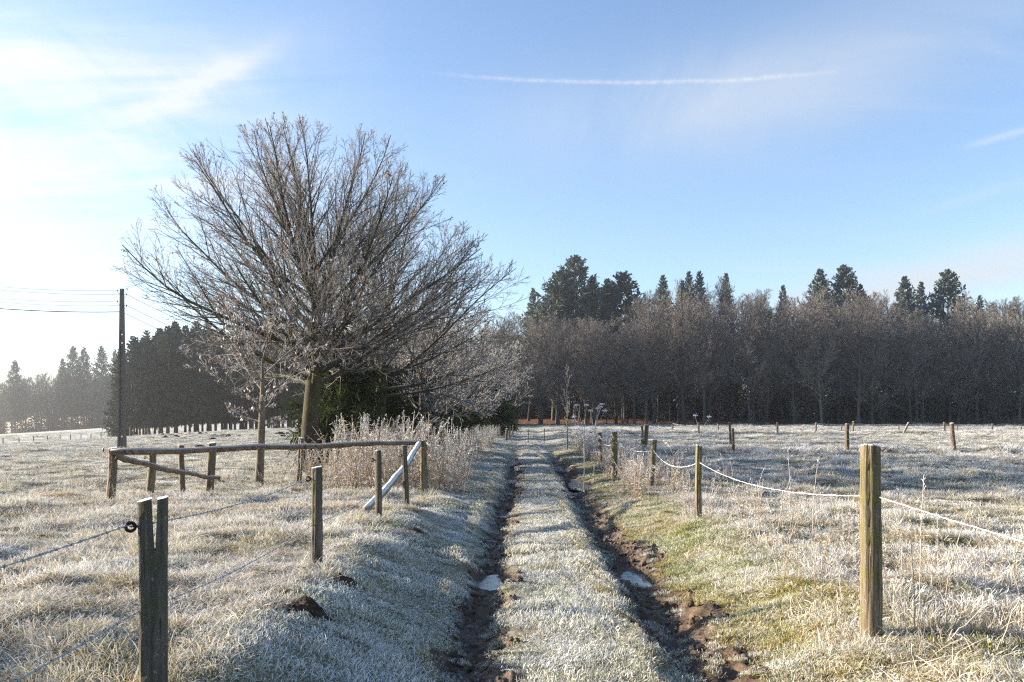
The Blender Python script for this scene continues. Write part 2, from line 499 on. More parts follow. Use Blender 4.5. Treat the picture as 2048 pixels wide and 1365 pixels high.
def plain(name, col, rough=0.6, spec=0.3):
    m_, nt, out = new_mat(name)
    n = noise(nt, objco(nt), 12.0, 4, 0.6)
    principled(nt, out, mixc(nt, n, tuple(c * 0.75 for c in col), tuple(c * 1.2 for c in col)), rough, n, 0.3, 0.005, spec)
    return m_
M['black'] = plain('black_insulator_plastic', (0.02, 0.02, 0.022), 0.4)
M['brown_ins'] = plain('brown_glazed_insulator', (0.20, 0.10, 0.05), 0.3)
M['wire_frost'] = plain('frosted_wire', (0.52, 0.53, 0.57), 0.8)
M['wire_barb'] = plain('rimed_barbed_wire', (0.36, 0.37, 0.40), 0.7)
M['wire_dark'] = plain('overhead_wire_metal', (0.06, 0.06, 0.065), 0.5)
M['concrete'] = plain('weathered_pole_concrete', (0.12, 0.103, 0.092), 0.85)
M['steel'] = plain('galvanised_steel', (0.35, 0.36, 0.38), 0.45)
M['umbel'] = plain('frosted_umbel', (0.55, 0.55, 0.57), 0.9)

def bark_material(name, thick, thin, frost_twig, moss, moss_amt, frost_top=0.35, vary=0.0):
    """w = 0 on the trunk, 1 on the last twig"""
    m_, nt, out = new_mat(name)
    w = attr(nt, 'w'); pos = objco(nt)
    if vary:
        rt = (objrand(nt) * 7.3)._m('FRACT')
        thick_hi = mixc(nt, rt.pw(4.0), tuple(v * 1.35 for v in thick), (0.24, 0.23, 0.20))
    else:
        thick_hi = tuple(v * 1.35 for v in thick)
    n = noise(nt, mapping(nt, pos, scale=(1, 1, 0.35)), 9.0, 5, 0.65); n2 = noise(nt, pos, 1.2, 3, 0.5)
    c = mixc(nt, n.smooth(0.3, 0.7), tuple(v * 0.55 for v in thick), thick_hi)
    c = mixc(nt, n2.smooth(0.4, 0.65) * moss_amt, c, moss)
    if vary:
        rd = objrand(nt)
        thin = mixc(nt, rd, tuple(v * (1 - vary) for v in thin), (thin[0] * (1 + vary), thin[1] * (1 + vary * 0.9), thin[2] * (1 + vary * 0.7)))
    c = mixc(nt, w.smooth(0.2, 0.75), c, thin)
    nz = sepxyz(nt, geo(nt, 'Normal'))[2]
    c = mixc(nt, (w.smooth(0.45, 1.0) * frost_twig + nz.smooth(0.1, 0.9) * frost_top * (n2 + 0.4)).clamp(), c, (0.72, 0.73, 0.76))
    principled(nt, out, c, 0.9, n, 0.7, 0.03, 0.15)
    return m_
M['bark_big'] = bark_material('mossy_maple_bark', (0.042, 0.036, 0.026), (0.14, 0.12, 0.10), 0.24, (0.062, 0.068, 0.018), 0.6, 0.2)
M['bark_small'] = bark_material('frosted_sapling_bark', (0.13, 0.105, 0.08), (0.22, 0.18, 0.15), 0.40, (0.14, 0.14, 0.08), 0.3)
M['bark_rime'] = bark_material('rimed_hedge_bark', (0.085, 0.073, 0.06), (0.17, 0.147, 0.125), 0.26, (0.12, 0.12, 0.07), 0.3, 0.3)
M['bark_wood'] = bark_material('woodland_bark', (0.045, 0.041, 0.038), (0.097, 0.083, 0.071), 0.07, (0.07, 0.075, 0.045), 0.35, 0.06, 0.5)
M['bark_spruce'] = bark_material('spruce_bark', (0.10, 0.07, 0.055), (0.1, 0.08, 0.06), 0.0, (0.10, 0.09, 0.06), 0.3, 0.05)

def needle_material(name, c0, c1, frost):
    m_, nt, out = new_mat(name)
    pos = objco(nt); rd = objrand(nt)
    n = noise(nt, pos, 0.9, 4, 0.65); n2 = noise(nt, pos, 5.0, 3, 0.6)
    c = mixc(nt, (n * 1.3 + rd * 0.35 - 0.4).clamp(), c0, c1)
    nz = sepxyz(nt, geo(nt, 'Normal'))[2].ab()
    c = mixc(nt, n2.smooth(0.45, 0.7) * frost * (nz * 0.6 + 0.4), c, (0.55, 0.58, 0.60))
    d = nt.nodes.new('ShaderNodeBsdfDiffuse'); nt.links.new(c.s, d.inputs[0])
    tr = nt.nodes.new('ShaderNodeBsdfTranslucent'); nt.links.new(c.s, tr.inputs[0])
    mx = nt.nodes.new('ShaderNodeMixShader'); mx.inputs[0].default_value = 0.18
    nt.links.new(d.outputs[0], mx.inputs[1]); nt.links.new(tr.outputs[0], mx.inputs[2])
    nt.links.new(mx.outputs[0], out.inputs['Surface'])
    return m_
M['needles'] = needle_material('conifer_needles', (0.040, 0.056, 0.036), (0.085, 0.098, 0.062), 0.22)
M['needles_green'] = needle_material('green_conifer_needles', (0.022, 0.034, 0.014), (0.055, 0.075, 0.022), 0.06)
M['needles_spruce'] = needle_material('plantation_spruce_needles', (0.028, 0.040, 0.026), (0.05, 0.062, 0.04), 0.06)
m_, nt, out = new_mat('withered_leaf')
n = noise(nt, objco(nt), 3.0, 2, 0.5)
c = mixc(nt, n.smooth(0.35, 0.65), (0.20, 0.085, 0.04), (0.34, 0.24, 0.17))
d = nt.nodes.new('ShaderNodeBsdfDiffuse'); nt.links.new(c.s, d.inputs[0])
tr = nt.nodes.new('ShaderNodeBsdfTranslucent'); nt.links.new(c.s, tr.inputs[0])
mx = nt.nodes.new('ShaderNodeMixShader'); mx.inputs[0].default_value = 0.4
nt.links.new(d.outputs[0], mx.inputs[1]); nt.links.new(tr.outputs[0], mx.inputs[2]); nt.links.new(mx.outputs[0], out.inputs['Surface'])
M['leaf'] = m_
m_, nt, out = new_mat('rimed_leaf')
n = noise(nt, objco(nt), 4.0, 2, 0.5)
principled(nt, out, mixc(nt, n.smooth(0.35, 0.65), (0.26, 0.20, 0.16), (0.52, 0.50, 0.49)), 0.9)
M['leaf_rime'] = m_

# ------------------------------------------------------------------ the ground sheet: rings round the viewpoint, finer in front
GROUND_R = 640.0
ang_f = np.arange(-44.0, 44.001, 0.16)
ang_b = np.concatenate([np.arange(-180, -44, 4.0), ang_f, np.arange(48, 180, 4.0)])
angs = np.radians(ang_b)
nr = 470
rads = 0.6 * (GROUND_R / 0.6) ** (np.linspace(0, 1, nr))
fine = np.exp(np.linspace(math.log(4.0), math.log(60.0), 640))
rads = np.unique(np.round(np.concatenate([np.exp(np.linspace(math.log(0.6), math.log(4.0), 24))[:-1], fine, np.exp(np.linspace(math.log(60.0), math.log(GROUND_R), 130))[1:]]), 5))
AA, RR = np.meshgrid(angs, rads)
GX = RR * np.sin(AA); GY = RR * np.cos(AA)
GZ = H(GX, GY)
V = np.stack([GX, GY, GZ], -1).reshape(-1, 3)
na, nrr = len(angs), len(rads)
idx = np.arange(na * nrr).reshape(nrr, na)
Q = np.stack([idx[:-1, :], np.roll(idx, -1, 1)[:-1, :], np.roll(idx, -1, 1)[1:, :], idx[1:, :]], -1).reshape(-1, 4)
FOREST_Y = 128.0
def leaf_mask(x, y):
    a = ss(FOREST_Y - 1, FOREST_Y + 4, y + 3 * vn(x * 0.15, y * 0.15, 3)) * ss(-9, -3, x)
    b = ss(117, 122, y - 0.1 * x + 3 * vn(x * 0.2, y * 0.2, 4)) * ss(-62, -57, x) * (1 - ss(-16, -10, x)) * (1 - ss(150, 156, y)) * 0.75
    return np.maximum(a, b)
leafv = leaf_mask(V[:, 0], V[:, 1])
mud_v = mud_mask(V[:, 0], V[:, 1])
mq = mud_v[Q].mean(1) > 0.45
def sub_mesh(name, sel):
    q = Q[sel]; used = np.unique(q); rem = -np.ones(len(V), int); rem[used] = np.arange(len(used))
    return mesh_quads(name, V[used], rem[q], {'leaf': leafv[used]})
# disc that closes the middle of the rings
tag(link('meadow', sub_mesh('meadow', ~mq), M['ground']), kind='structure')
tag(link('muddy_track', sub_mesh('muddy_track', mq), M['mud']), kind='structure')
cen = bpy.data.meshes.new('meadow_foot')
ring0 = [tuple(V[i]) for i in idx[0]]
cen.from_pydata(ring0 + [(0, 0, h1(0, 0))], [], [(i, (i + 1) % na, na) for i in range(na)])
tag(link('meadow_underfoot', cen, M['ground']), kind='structure')

# ------------------------------------------------------------------ scattering (stuff only)
def scatter(name, pts, rot, scl, idxs, protos):
    pc = bpy.data.collections.new(name + '_kinds')
    for k, (me, mat) in enumerate(protos):
        if len(me.materials) == 0: me.materials.append(mat)
        pc.objects.link(bpy.data.objects.new('%s_kind_%02d' % (name, k), me))
    me = bpy.data.meshes.new(name)
    n = len(pts)
    me.vertices.add(n); me.vertices.foreach_set('co', np.asarray(pts, np.float32).ravel())
    a = me.attributes.new('rot', 'FLOAT_VECTOR', 'POINT'); a.data.foreach_set('vector', np.asarray(rot, np.float32).ravel())
    a = me.attributes.new('scl', 'FLOAT_VECTOR', 'POINT'); a.data.foreach_set('vector', np.asarray(scl, np.float32).ravel())
    a = me.attributes.new('kind_index', 'INT', 'POINT'); a.data.foreach_set('value', np.asarray(idxs, np.int32).ravel())
    me.update()
    o = link(name, me)
    ng = bpy.data.node_groups.new(name + '_nodes', 'GeometryNodeTree')
    ng.interface.new_socket('Geometry', in_out='INPUT', socket_type='NodeSocketGeometry')
    ng.interface.new_socket('Geometry', in_out='OUTPUT', socket_type='NodeSocketGeometry')
    gi = ng.nodes.new('NodeGroupInput'); go = ng.nodes.new('NodeGroupOutput')
    iop = ng.nodes.new('GeometryNodeInstanceOnPoints'); iop.inputs['Pick Instance'].default_value = True
    ci = ng.nodes.new('GeometryNodeCollectionInfo')
    ci.inputs['Collection'].default_value = pc; ci.inputs['Separate Children'].default_value = True; ci.inputs['Reset Children'].default_value = True
    def named(nm, ty):
        q = ng.nodes.new('GeometryNodeInputNamedAttribute'); q.data_type = ty; q.inputs['Name'].default_value = nm
        return q.outputs['Attribute']
    ng.links.new(gi.outputs[0], iop.inputs['Points']); ng.links.new(ci.outputs[0], iop.inputs['Instance'])
    ng.links.new(named('kind_index', 'INT'), iop.inputs['Instance Index'])
    ng.links.new(named('rot', 'FLOAT_VECTOR'), iop.inputs['Rotation'])
    ng.links.new(named('scl', 'FLOAT_VECTOR'), iop.inputs['Scale'])
    ng.links.new(iop.outputs[0], go.inputs[0])
    md = o.modifiers.new('scatter', 'NODES'); md.node_group = ng
    return tag(o, kind='stuff')

def blades(n, rad, hmin, hmax, wmin, wmax, lean=0.5, curl=0.6, radial=0.0, K=4, flat=0.0, wind=(0, 0)):
    a = rng.uniform(0, 2 * math.pi, n); r = rad * np.sqrt(rng.uniform(0, 1, n))
    P0 = np.stack([r * np.cos(a), r * np.sin(a), np.full(n, -0.012)], -1)
    h = rng.uniform(hmin, hmax, n) * (1 - 0.35 * (r / rad) ** 2)
    da = np.where(rng.uniform(0, 1, n) < radial, a + rng.normal(0, 0.5, n), rng.uniform(0, 2 * math.pi, n))
    D = np.stack([np.cos(da) + wind[0], np.sin(da) + wind[1]], -1)
    D /= np.linalg.norm(D, axis=1, keepdims=True)
    th0 = np.abs(rng.normal(lean * 0.6, lean * 0.4, n)) + flat
    cu = np.abs(rng.normal(curl, curl * 0.5, n))
    P = np.zeros((n, K, 3)); P[:, 0] = P0
    tt = np.linspace(0, 1, K)
    for k in range(1, K):
        th = np.clip(th0 + cu * tt[k] ** 1.3, 0, 2.2)
        st = h / (K - 1)
        P[:, k, :2] = P[:, k - 1, :2] + D * (np.sin(th) * st)[:, None]
        P[:, k, 2] = P[:, k - 1, 2] + np.cos(th) * st
    P[:, :, 2] = np.maximum(P[:, :, 2], np.where(np.arange(K) > 0, 0.004, -0.012)[None, :])
    wd = rng.uniform(wmin, wmax, n)[:, None] * np.interp(tt, [0, 0.35, 0.8, 1], [0.8, 1.0, 0.75, 0.3])[None, :] * 0.5
    sa = da + math.pi / 2 + rng.normal(0, 0.7, n)
    S = np.stack([np.cos(sa), np.sin(sa), rng.normal(0, 0.25, n)], -1)
    b = MB()
    b.ribbons(P, wd, S, t=np.broadcast_to(tt, (n, K)), rnd=rng.uniform(0, 1, n))
    return b.mesh('blades', True)

fam_short = [(blades(150, 0.17, 0.035, 0.085, 0.004, 0.0075, 0.5, 0.9), M['grass_frost']) for _ in range(7)]
fam_green = [(blades(130, 0.17, 0.03, 0.085, 0.0035, 0.006, 0.5, 0.9), M['grass_green']) for _ in range(6)]
fam_tan = [(blades(130, 0.20, 0.06, 0.19, 0.0035, 0.0058, 0.7, 1.5, K=6), M['grass_tan']) for _ in range(7)]
fam_tuft = [(blades(170, 0.13, 0.07, 0.19, 0.004, 0.0065, 0.7, 0.9, radial=0.85, K=5), M['grass_tuft']) for _ in range(6)]
fam_straw = [(blades(22, 0.3, 0.18, 0.45, 0.0032, 0.006, 0.3, 0.5, flat=0.95, K=5, wind=(0.5, -0.1)), M['straw']) for _ in range(5)]

def sample(y0, y1, dens, margin=1.0):
    A = 0.80 * (y1 * y1 - y0 * y0) + 2 * margin * (y1 - y0)
    n = int(A * dens)
    y = np.sqrt(rng.uniform(y0 * y0, y1 * y1, n))
    x = rng.uniform(-1, 1, n) * (0.80 * y + margin)
    return x, y
bands = [(1.2, 9, 75, 1.0, 1.0), (9, 18, 48, 1.1, 1.05), (18, 34, 15, 1.5, 1.15), (34, 60, 5.0, 2.4, 1.4), (60, 110, 1.6, 4.0, 1.8), (110, 200, 0.22, 8.0, 2.2)]
acc = {k: [] for k in ('short', 'green', 'tan', 'tuft', 'straw')}
mole_spots = []
def put(fam, x, y, sx, sz):
    acc[fam].append(np.stack([x, y, sx, sz], -1))
for (y0, y1, dens, sx, sz) in bands:
    x, y = sample(y0, y1, dens)
    s = lateral(x, y); mud = mud_mask(x, y); lf = leaf_mask(x, y)
    nz = fbm(x * 0.5, y * 0.5, 101, 3); nb = fbm(x * 1.4, y * 1.4, 107, 2)
    u = rng.uniform(0, 1, len(x))
    ok = (mud < 0.35 + 0.62 * rng.uniform(0, 1, len(x)) ** 3) & (lf < 0.5)
    x, y, s, nz, nb, u, mud = (q[ok] for q in (x, y, s, nz, nb, u, mud))
    sc = rng.uniform(0.75, 1.25, len(x))
    verge = (s > 0.95) & (s < 2.35) & (y < 40)
    leftf = (s < -2.2 + 0.5 * nb)
    rightf = s > 2.35
    pgreen = np.where(verge, 0.78, 0.04) + np.where(rightf & (y < 18), 0.12, 0)
    ptan = np.where(leftf & (y < 17), 0.50 + 0.8 * nz, 0.0) + np.where(leftf & (y >= 17) & (y < 45), 0.10, 0) + np.where(verge & (s > 1.5) & (nz > 0.0), 0.16, 0)
    ptuft = np.where(rightf, 0.14 + 0.40 * (nb > 0.08), 0) + np.where(leftf, 0.10, 0)
    g = u < pgreen
    t_ = ~g & (u < pgreen + ptan)
    f = ~g & ~t_ & (u < pgreen + ptan + ptuft)
    sh = ~(g | t_ | f)
    thin = np.clip(1 - 0.6 * mud, 0.3, 1)
    far = y > 34
    zz_ = sz * np.where(far, 0.75, 1.0)
    for sel, fam, kz in ((g, 'green', 1.0), (t_, 'tan', 1.0), (f, 'tuft', 1.0), (sh, 'short', 1.0)):
        if sel.any(): put(fam, x[sel], y[sel], sx * sc[sel] * thin[sel], (zz_ * sc * thin * np.clip(0.85 + 1.0 * nb, 0.45, 1.6))[sel] * kz)
# frosted tufts that survive in and beside the ruts
x, y = sample(3, 34, 34); mk = mud_mask(x, y)
k = (mk > 0.12) & (vn(x * 3.1, y * 2.3, 163) > 0.02) & (rng.uniform(0, 1, len(x)) < 0.75)
for (ppx, pY, plx, ply, _) in PUDDLES: k &= ((x - gx(ppx, pY)) / plx) ** 2 + ((y - pY) / ply) ** 2 > 1.3
put('short', x[k], y[k], rng.uniform(0.25, 0.6, k.sum()), rng.uniform(0.45, 0.95, k.sum()))
# dead grass round the foot of the right posts
for (cx_, cy_, rr0) in ((2.42, 5.6, 0.35), (2.75, 12.2, 0.4), (3.3, 19.5, 0.6)):
    n = 40; a_ = rng.uniform(0, 6.28, n); r_ = rr0 * np.sqrt(rng.uniform(0, 1, n))
    put('tan', cx_ + r_ * np.cos(a_), cy_ - 0.05 + r_ * np.sin(a_), rng.uniform(0.5, 0.9, n), rng.uniform(0.5, 1.0, n))
# straw lying in the right foreground and around the fence posts
n = 260; x = rng.uniform(2.2, 7.0, n); y = rng.uniform(3.4, 9.0, n)
k = (fbm(x * 0.8, y * 0.8, 131, 2) > -0.05)
put('straw', x[k], y[k], rng.uniform(0.7, 1.2, k.sum()), rng.uniform(0.7, 1.1, k.sum()))
n = 900; x = rng.uniform(-14, -2.2, n); y = rng.uniform(3.5, 17, n)
k = (fbm(x * 0.7, y * 0.7, 133, 2) > 0.05)
put('straw', x[k], y[k], rng.uniform(0.5, 0.9, k.sum()), rng.uniform(0.8, 1.2, k.sum()))
n = 3200; x = rng.uniform(0.9, 3.3, n); y = rng.uniform(3.0, 16, n); q = lateral(x, y)
k = (q > 1.05) & (q < 2.4) & (mud_mask(x, y) < 0.5)
put('green', x[k], y[k], rng.uniform(0.8, 1.2, k.sum()), rng.uniform(0.5, 1.2, k.sum()))
n = 1500; x = rng.uniform(4, 40, n); y = 36.4 + 0.02 * x + rng.normal(0, 0.6, n)
k = fbm(x * 0.5, y * 0.1, 137, 2) > -0.15
put('tuft', x[k], y[k], rng.uniform(1.2, 2.2, k.sum()), rng.uniform(1.2, 2.4, k.sum()))
n = 1500; x = rng.uniform(4, 70, n); y = 73 + rng.normal(0, 1.0, n)
put('tuft', x, y, rng.uniform(2, 3, n), rng.uniform(1.2, 2.4, n))
names = {'short': ('short_frosted_grass', fam_short), 'green': ('green_verge_grass', fam_green), 'tan': ('long_dead_grass', fam_tan), 'tuft': ('tussock_grass', fam_tuft), 'straw': ('fallen_straw', fam_straw)}
MOLES = [(618, 1250, 6.0, 0.15, 0.11), (690, 1180, 7.2, 0.12, 0.07), (835, 1077, 11.0, 0.12, 0.05), (352, 1335, 4.95, 0.09, 0.06)]
mole_xy = [(gx(a, c, b), c, r_, h_) for a, b, c, r_, h_ in MOLES]
for fam, lst in acc.items():
    A = np.concatenate(lst)
    keep = np.ones(len(A), bool)
    for (mx_, my_, r_, h_) in mole_xy:
        keep &= ((A[:, 0] - mx_) ** 2 + (A[:, 1] - my_) ** 2) > (r_ * 0.95) ** 2
    A = A[keep]
    n = len(A)
    e = 0.12
    zc = H(A[:, 0], A[:, 1])
    ddx = (H(A[:, 0] + e, A[:, 1]) - zc) / e; ddy = (H(A[:, 0], A[:, 1] + e) - zc) / e
    pts = np.stack([A[:, 0], A[:, 1], zc], -1)
    rz = rng.uniform(0, 2 * math.pi, n)
    # tilt with the ground: rotate about x and y after the spin (small angles)
    tx = np.clip(np.arctan(ddy), -0.6, 0.6); ty = np.clip(-np.arctan(ddx), -0.6, 0.6)
    # euler xyz: Rz(rz)·Ry·Rx applied x first -> express tilt in the spun frame
    rx = np.cos(rz) * tx + np.sin(rz) * ty; ry = -np.sin(rz) * tx + np.cos(rz) * ty
    rot = np.stack([rx, ry, rz], -1)
    scl = np.stack([A[:, 2], A[:, 2], np.clip(A[:, 3], 0.3, 4)], -1)
    nm, protos = names[fam]
    scatter(nm, pts, rot, scl, rng.integers(0, len(protos), n), protos)

# mud clods in the ruts
def clod():
    a = MB()
    n, K = 7, 5
    th = np.linspace(0, math.pi, K); ph = np.arange(n) * 2 * math.pi / n
    rr = 1 + rng.normal(0, 0.2, (K, n))
    Vc = np.stack([np.sin(th)[:, None] * np.cos(ph) * rr, np.sin(th)[:, None] * np.sin(ph) * rr * 0.8, np.cos(th)[:, None] * np.ones(n) * rr * 0.65], -1)
    ii = np.arange(K * n).reshape(K, n)
    q = np.stack([ii[:-1], np.roll(ii, -1, 1)[:-1], np.roll(ii, -1, 1)[1:], ii[1:]], -1).reshape(-1, 4)
    a.add(Vc.reshape(-1, 3), q)
    return a.mesh('clod', False)
x, y = sample(3, 34, 150)
mk = mud_mask(x, y); rp = rut_profile(x, y)
pud = np.zeros(len(x), bool)
for (ppx, pY, plx, ply, _) in PUDDLES: pud |= ((x - gx(ppx, pY)) / plx) ** 2 + ((y - pY) / ply) ** 2 < 1.0
k = ~pud & (mk > 0.3) & (rng.uniform(0, 1, len(x)) < 0.85) & (vn(x * 2.1, y * 2.1, 151) > -0.3)
x, y = x[k], y[k]
n = len(x); sz_ = np.abs(rng.normal(0.012, 0.012, n)) + 0.007
scatter('mud_clods', np.stack([x, y, H(x, y)], -1), rng.uniform(0, 6.28, (n, 3)), sz_[:, None] * np.ones(3), rng.integers(0, 6, n), [(clod(), M['mud']) for _ in range(6)])

# ------------------------------------------------------------------ frozen puddles in the ruts
for (ppx, Y, lx, ly, label) in PUDDLES:
    x0 = gx(ppx, Y); lx *= 1.25; ly *= 1.25
    n = 36; a = np.arange(n) * 2 * math.pi / n
    rr = 1 + 0.14 * np.sin(3 * a + ppx) + 0.08 * np.sin(5 * a + Y) + 0.05 * np.sin(9 * a + 2 * Y)
    zz0 = float(np.mean([h1(x0 + dx, Y + dy) for dx in (-0.05, 0, 0.05) for dy in (-0.2, 0, 0.2)])) + 0.036
    top = np.stack([lx * rr * np.cos(a), ly * rr * np.sin(a), np.zeros(n)], -1)
    bot = top + np.array([0, 0, -0.06])
    me = bpy.data.meshes.new('puddle')
    me.from_pydata([tuple(v) for v in np.concatenate([top, bot])], [], [tuple(range(n)), tuple(range(2 * n - 1, n - 1, -1))] + [(i, i + n, (i + 1) % n + n, (i + 1) % n) for i in range(n)])
    tag(link('frozen_puddle', me, M['ice'], loc=(x0, Y, zz0)), label, 'puddle', 'frozen puddles in the wheel ruts')

# ------------------------------------------------------------------ molehills
def molehill(x, y, r_, h_, label, group):
    n, K = 40, 18
    ph = np.arange(n) * 2 * math.pi / n
    pr = np.linspace(1.15, 0.0, K)
    Vm = []
    sd = rng.uniform(0, 50)
    for k in range(K):
        q = pr[k]
        xx = r_ * q * np.cos(ph) * 1.3; yy = r_ * q * np.sin(ph)
        zz2 = h_ * (1 / (1 + (q * 1.7) ** 4) - 0.10) * (1 + 0.5 * vn((xx + sd) * 9 / max(r_, 0.2) * 0.3, yy * 9 / max(r_, 0.2) * 0.3, 5)) + 0.28 * h_ * vn((xx + sd) * 34, yy * 34, 9) + 0.25 * h_ * vn((xx + sd) * 80, yy * 80, 19) - 0.03 * (q > 1)
        Vm.append(np.stack([xx, yy, zz2], -1))
    Vm = np.concatenate(Vm)
    ii = np.arange(n * K).reshape(K, n)
    q = np.stack([ii[:-1], np.roll(ii, -1, 1)[:-1], np.roll(ii, -1, 1)[1:], ii[1:]], -1).reshape(-1, 4)
    Vm[:, 2] += H(Vm[:, 0] + x, Vm[:, 1] + y) - h1(x, y)
    o = link('molehill', mesh_quads('molehill', Vm, q, None, False), M['soil'], loc=(x, y, h1(x, y)))
    return tag(o, label, 'molehill', group)
for (x, y, r_, h_), lab in zip(mole_xy, ('large dark molehill on the frosted bank between the two front left posts', 'dark molehill at the foot of the short green fence post', 'small molehill on the shaded bank near the frosted brace', 'small molehill beside the foot of the split post')):
    molehill(x, y, r_, h_, lab, 'molehills on the near bank')
for (px, py) in ((430, 885), (447, 884), (457, 886), (505, 883), (478, 884), (425, 893), (330, 888), (352, 888), (560, 880), (575, 881), (590, 881), (372, 892), (640, 880), (300, 890), (395, 902), (530, 876), (412, 872), (378, 871), (362, 872), (345, 876), (326, 874), (400, 876)):
    Y = 76 - (py - 876) * 1.3
    molehill(gx(px, Y, py), Y, rng.uniform(0.25, 0.5), rng.uniform(0.12, 0.24), 'tiny dark molehill in the pale pasture beyond the rail fence', 'molehills in the far left pasture')

# ------------------------------------------------------------------ trees
def unit(v): return v / (np.linalg.norm(v, axis=-1, keepdims=True) + 1e-9)
def perp_frame(D):
    ref = np.where(np.abs(D[:, 2:3]) > 0.9, np.array([1.0, 0, 0]), np.array([0, 0, 1.0]))
    U = unit(np.cross(D, ref)); return U, np.cross(D, U)
def children(P, Rd, m_, t0, t1, ang0, ang1, L0, L1, K, up=0.0, jit=0.08, rr=0.6, env=None, taper=0.2, rmin=0.004, up_curve=0.0):
    """m_ side shoots on every polyline; length between L0 and L1 times the parent's length (shorter near its tip)"""
    n, KP, _ = P.shape
    plen = np.linalg.norm(np.diff(P, axis=1), axis=2).sum(1)
    t = (np.arange(m_)[None, :] + rng.uniform(0, 1, (n, m_))) / m_ * (t1 - t0) + t0
    f = t * (KP - 1); i = np.clip(f.astype(int), 0, KP - 2); fr = (f - i)[..., None]
    rows = np.arange(n)[:, None]
    B = P[rows, i] * (1 - fr) + P[rows, i + 1] * fr
    D = unit(P[rows, i + 1] - P[rows, i])
    rb = Rd[rows, i] * (1 - fr[..., 0]) + Rd[rows, i + 1] * fr[..., 0]
    B = B.reshape(-1, 3); D = D.reshape(-1, 3); rb = rb.ravel(); t = t.ravel()
    U, W = perp_frame(D)
    ph = (np.arange(n * m_) * 2.39996 + rng.uniform(0, 1.2, n * m_))
    th = rng.uniform(ang0, ang1, n * m_)
    d = D * np.cos(th)[:, None] + (U * np.cos(ph)[:, None] + W * np.sin(ph)[:, None]) * np.sin(th)[:, None]
    d[:, 2] += up; d = unit(d)
    L = np.repeat(plen, m_) * rng.uniform(L0, L1, n * m_) * (1 - 0.55 * t)
    if env is not None:
        c, ax = env
        o_ = (B - c) / ax; dd = d / ax
        a = (dd ** 2).sum(1); b = 2 * (o_ * dd).sum(1); cc = (o_ ** 2).sum(1) - 1
        disc = np.maximum(b * b - 4 * a * cc, 0)
        tm = (-b + np.sqrt(disc)) / (2 * a)
        L = np.minimum(L, np.maximum(tm, 0.12) * rng.uniform(0.85, 1.08, len(L)))
    r0 = np.maximum(rb * rr, rmin)
    return grow(B, d, L, r0, K, jit, up_curve, taper, rmin)
def grow(B, d, L, r0, K, jit, up_curve, taper, rmin):
    n = len(B)
    P = np.zeros((n, K, 3)); P[:, 0] = B
    st = (L / (K - 1))[:, None]
    for k in range(1, K):
        d = unit(d + rng.normal(0, jit, (n, 3)) + np.array([0, 0, up_curve]))
        P[:, k] = P[:, k - 1] + d * st
    Rd = np.maximum(r0[:, None] * np.linspace(1, taper, K)[None, :], rmin)
    return P, Rd

def add_leaves(name, P, nl, size, mat, parent, hang=True):
    i = rng.integers(0, len(P), nl)
    B = P[i, -1] + rng.normal(0, 0.02, (nl, 3))
    d = rng.normal(0, 0.5, (nl, 3)) + np.array([0, 0, -1.0 if hang else 0.2]); d = unit(d)
    sd = unit(np.cross(d, rng.normal(0, 1, (nl, 3))))
    L = rng.uniform(0.6, 1.2, nl)[:, None] * size
    Pp = np.stack([B, B + d * L * 0.5, B + d * L + rng.normal(0, 0.01, (nl, 3))], 1)
    Wd = np.stack([np.full(nl, 0.15), np.full(nl, 0.42), np.full(nl, 0.1)], 1) * L
    b = MB(); b.ribbons(Pp, Wd, sd)
    o = link(name, b.mesh(name), mat, parent); o['kind'] = 'stuff'
    return o

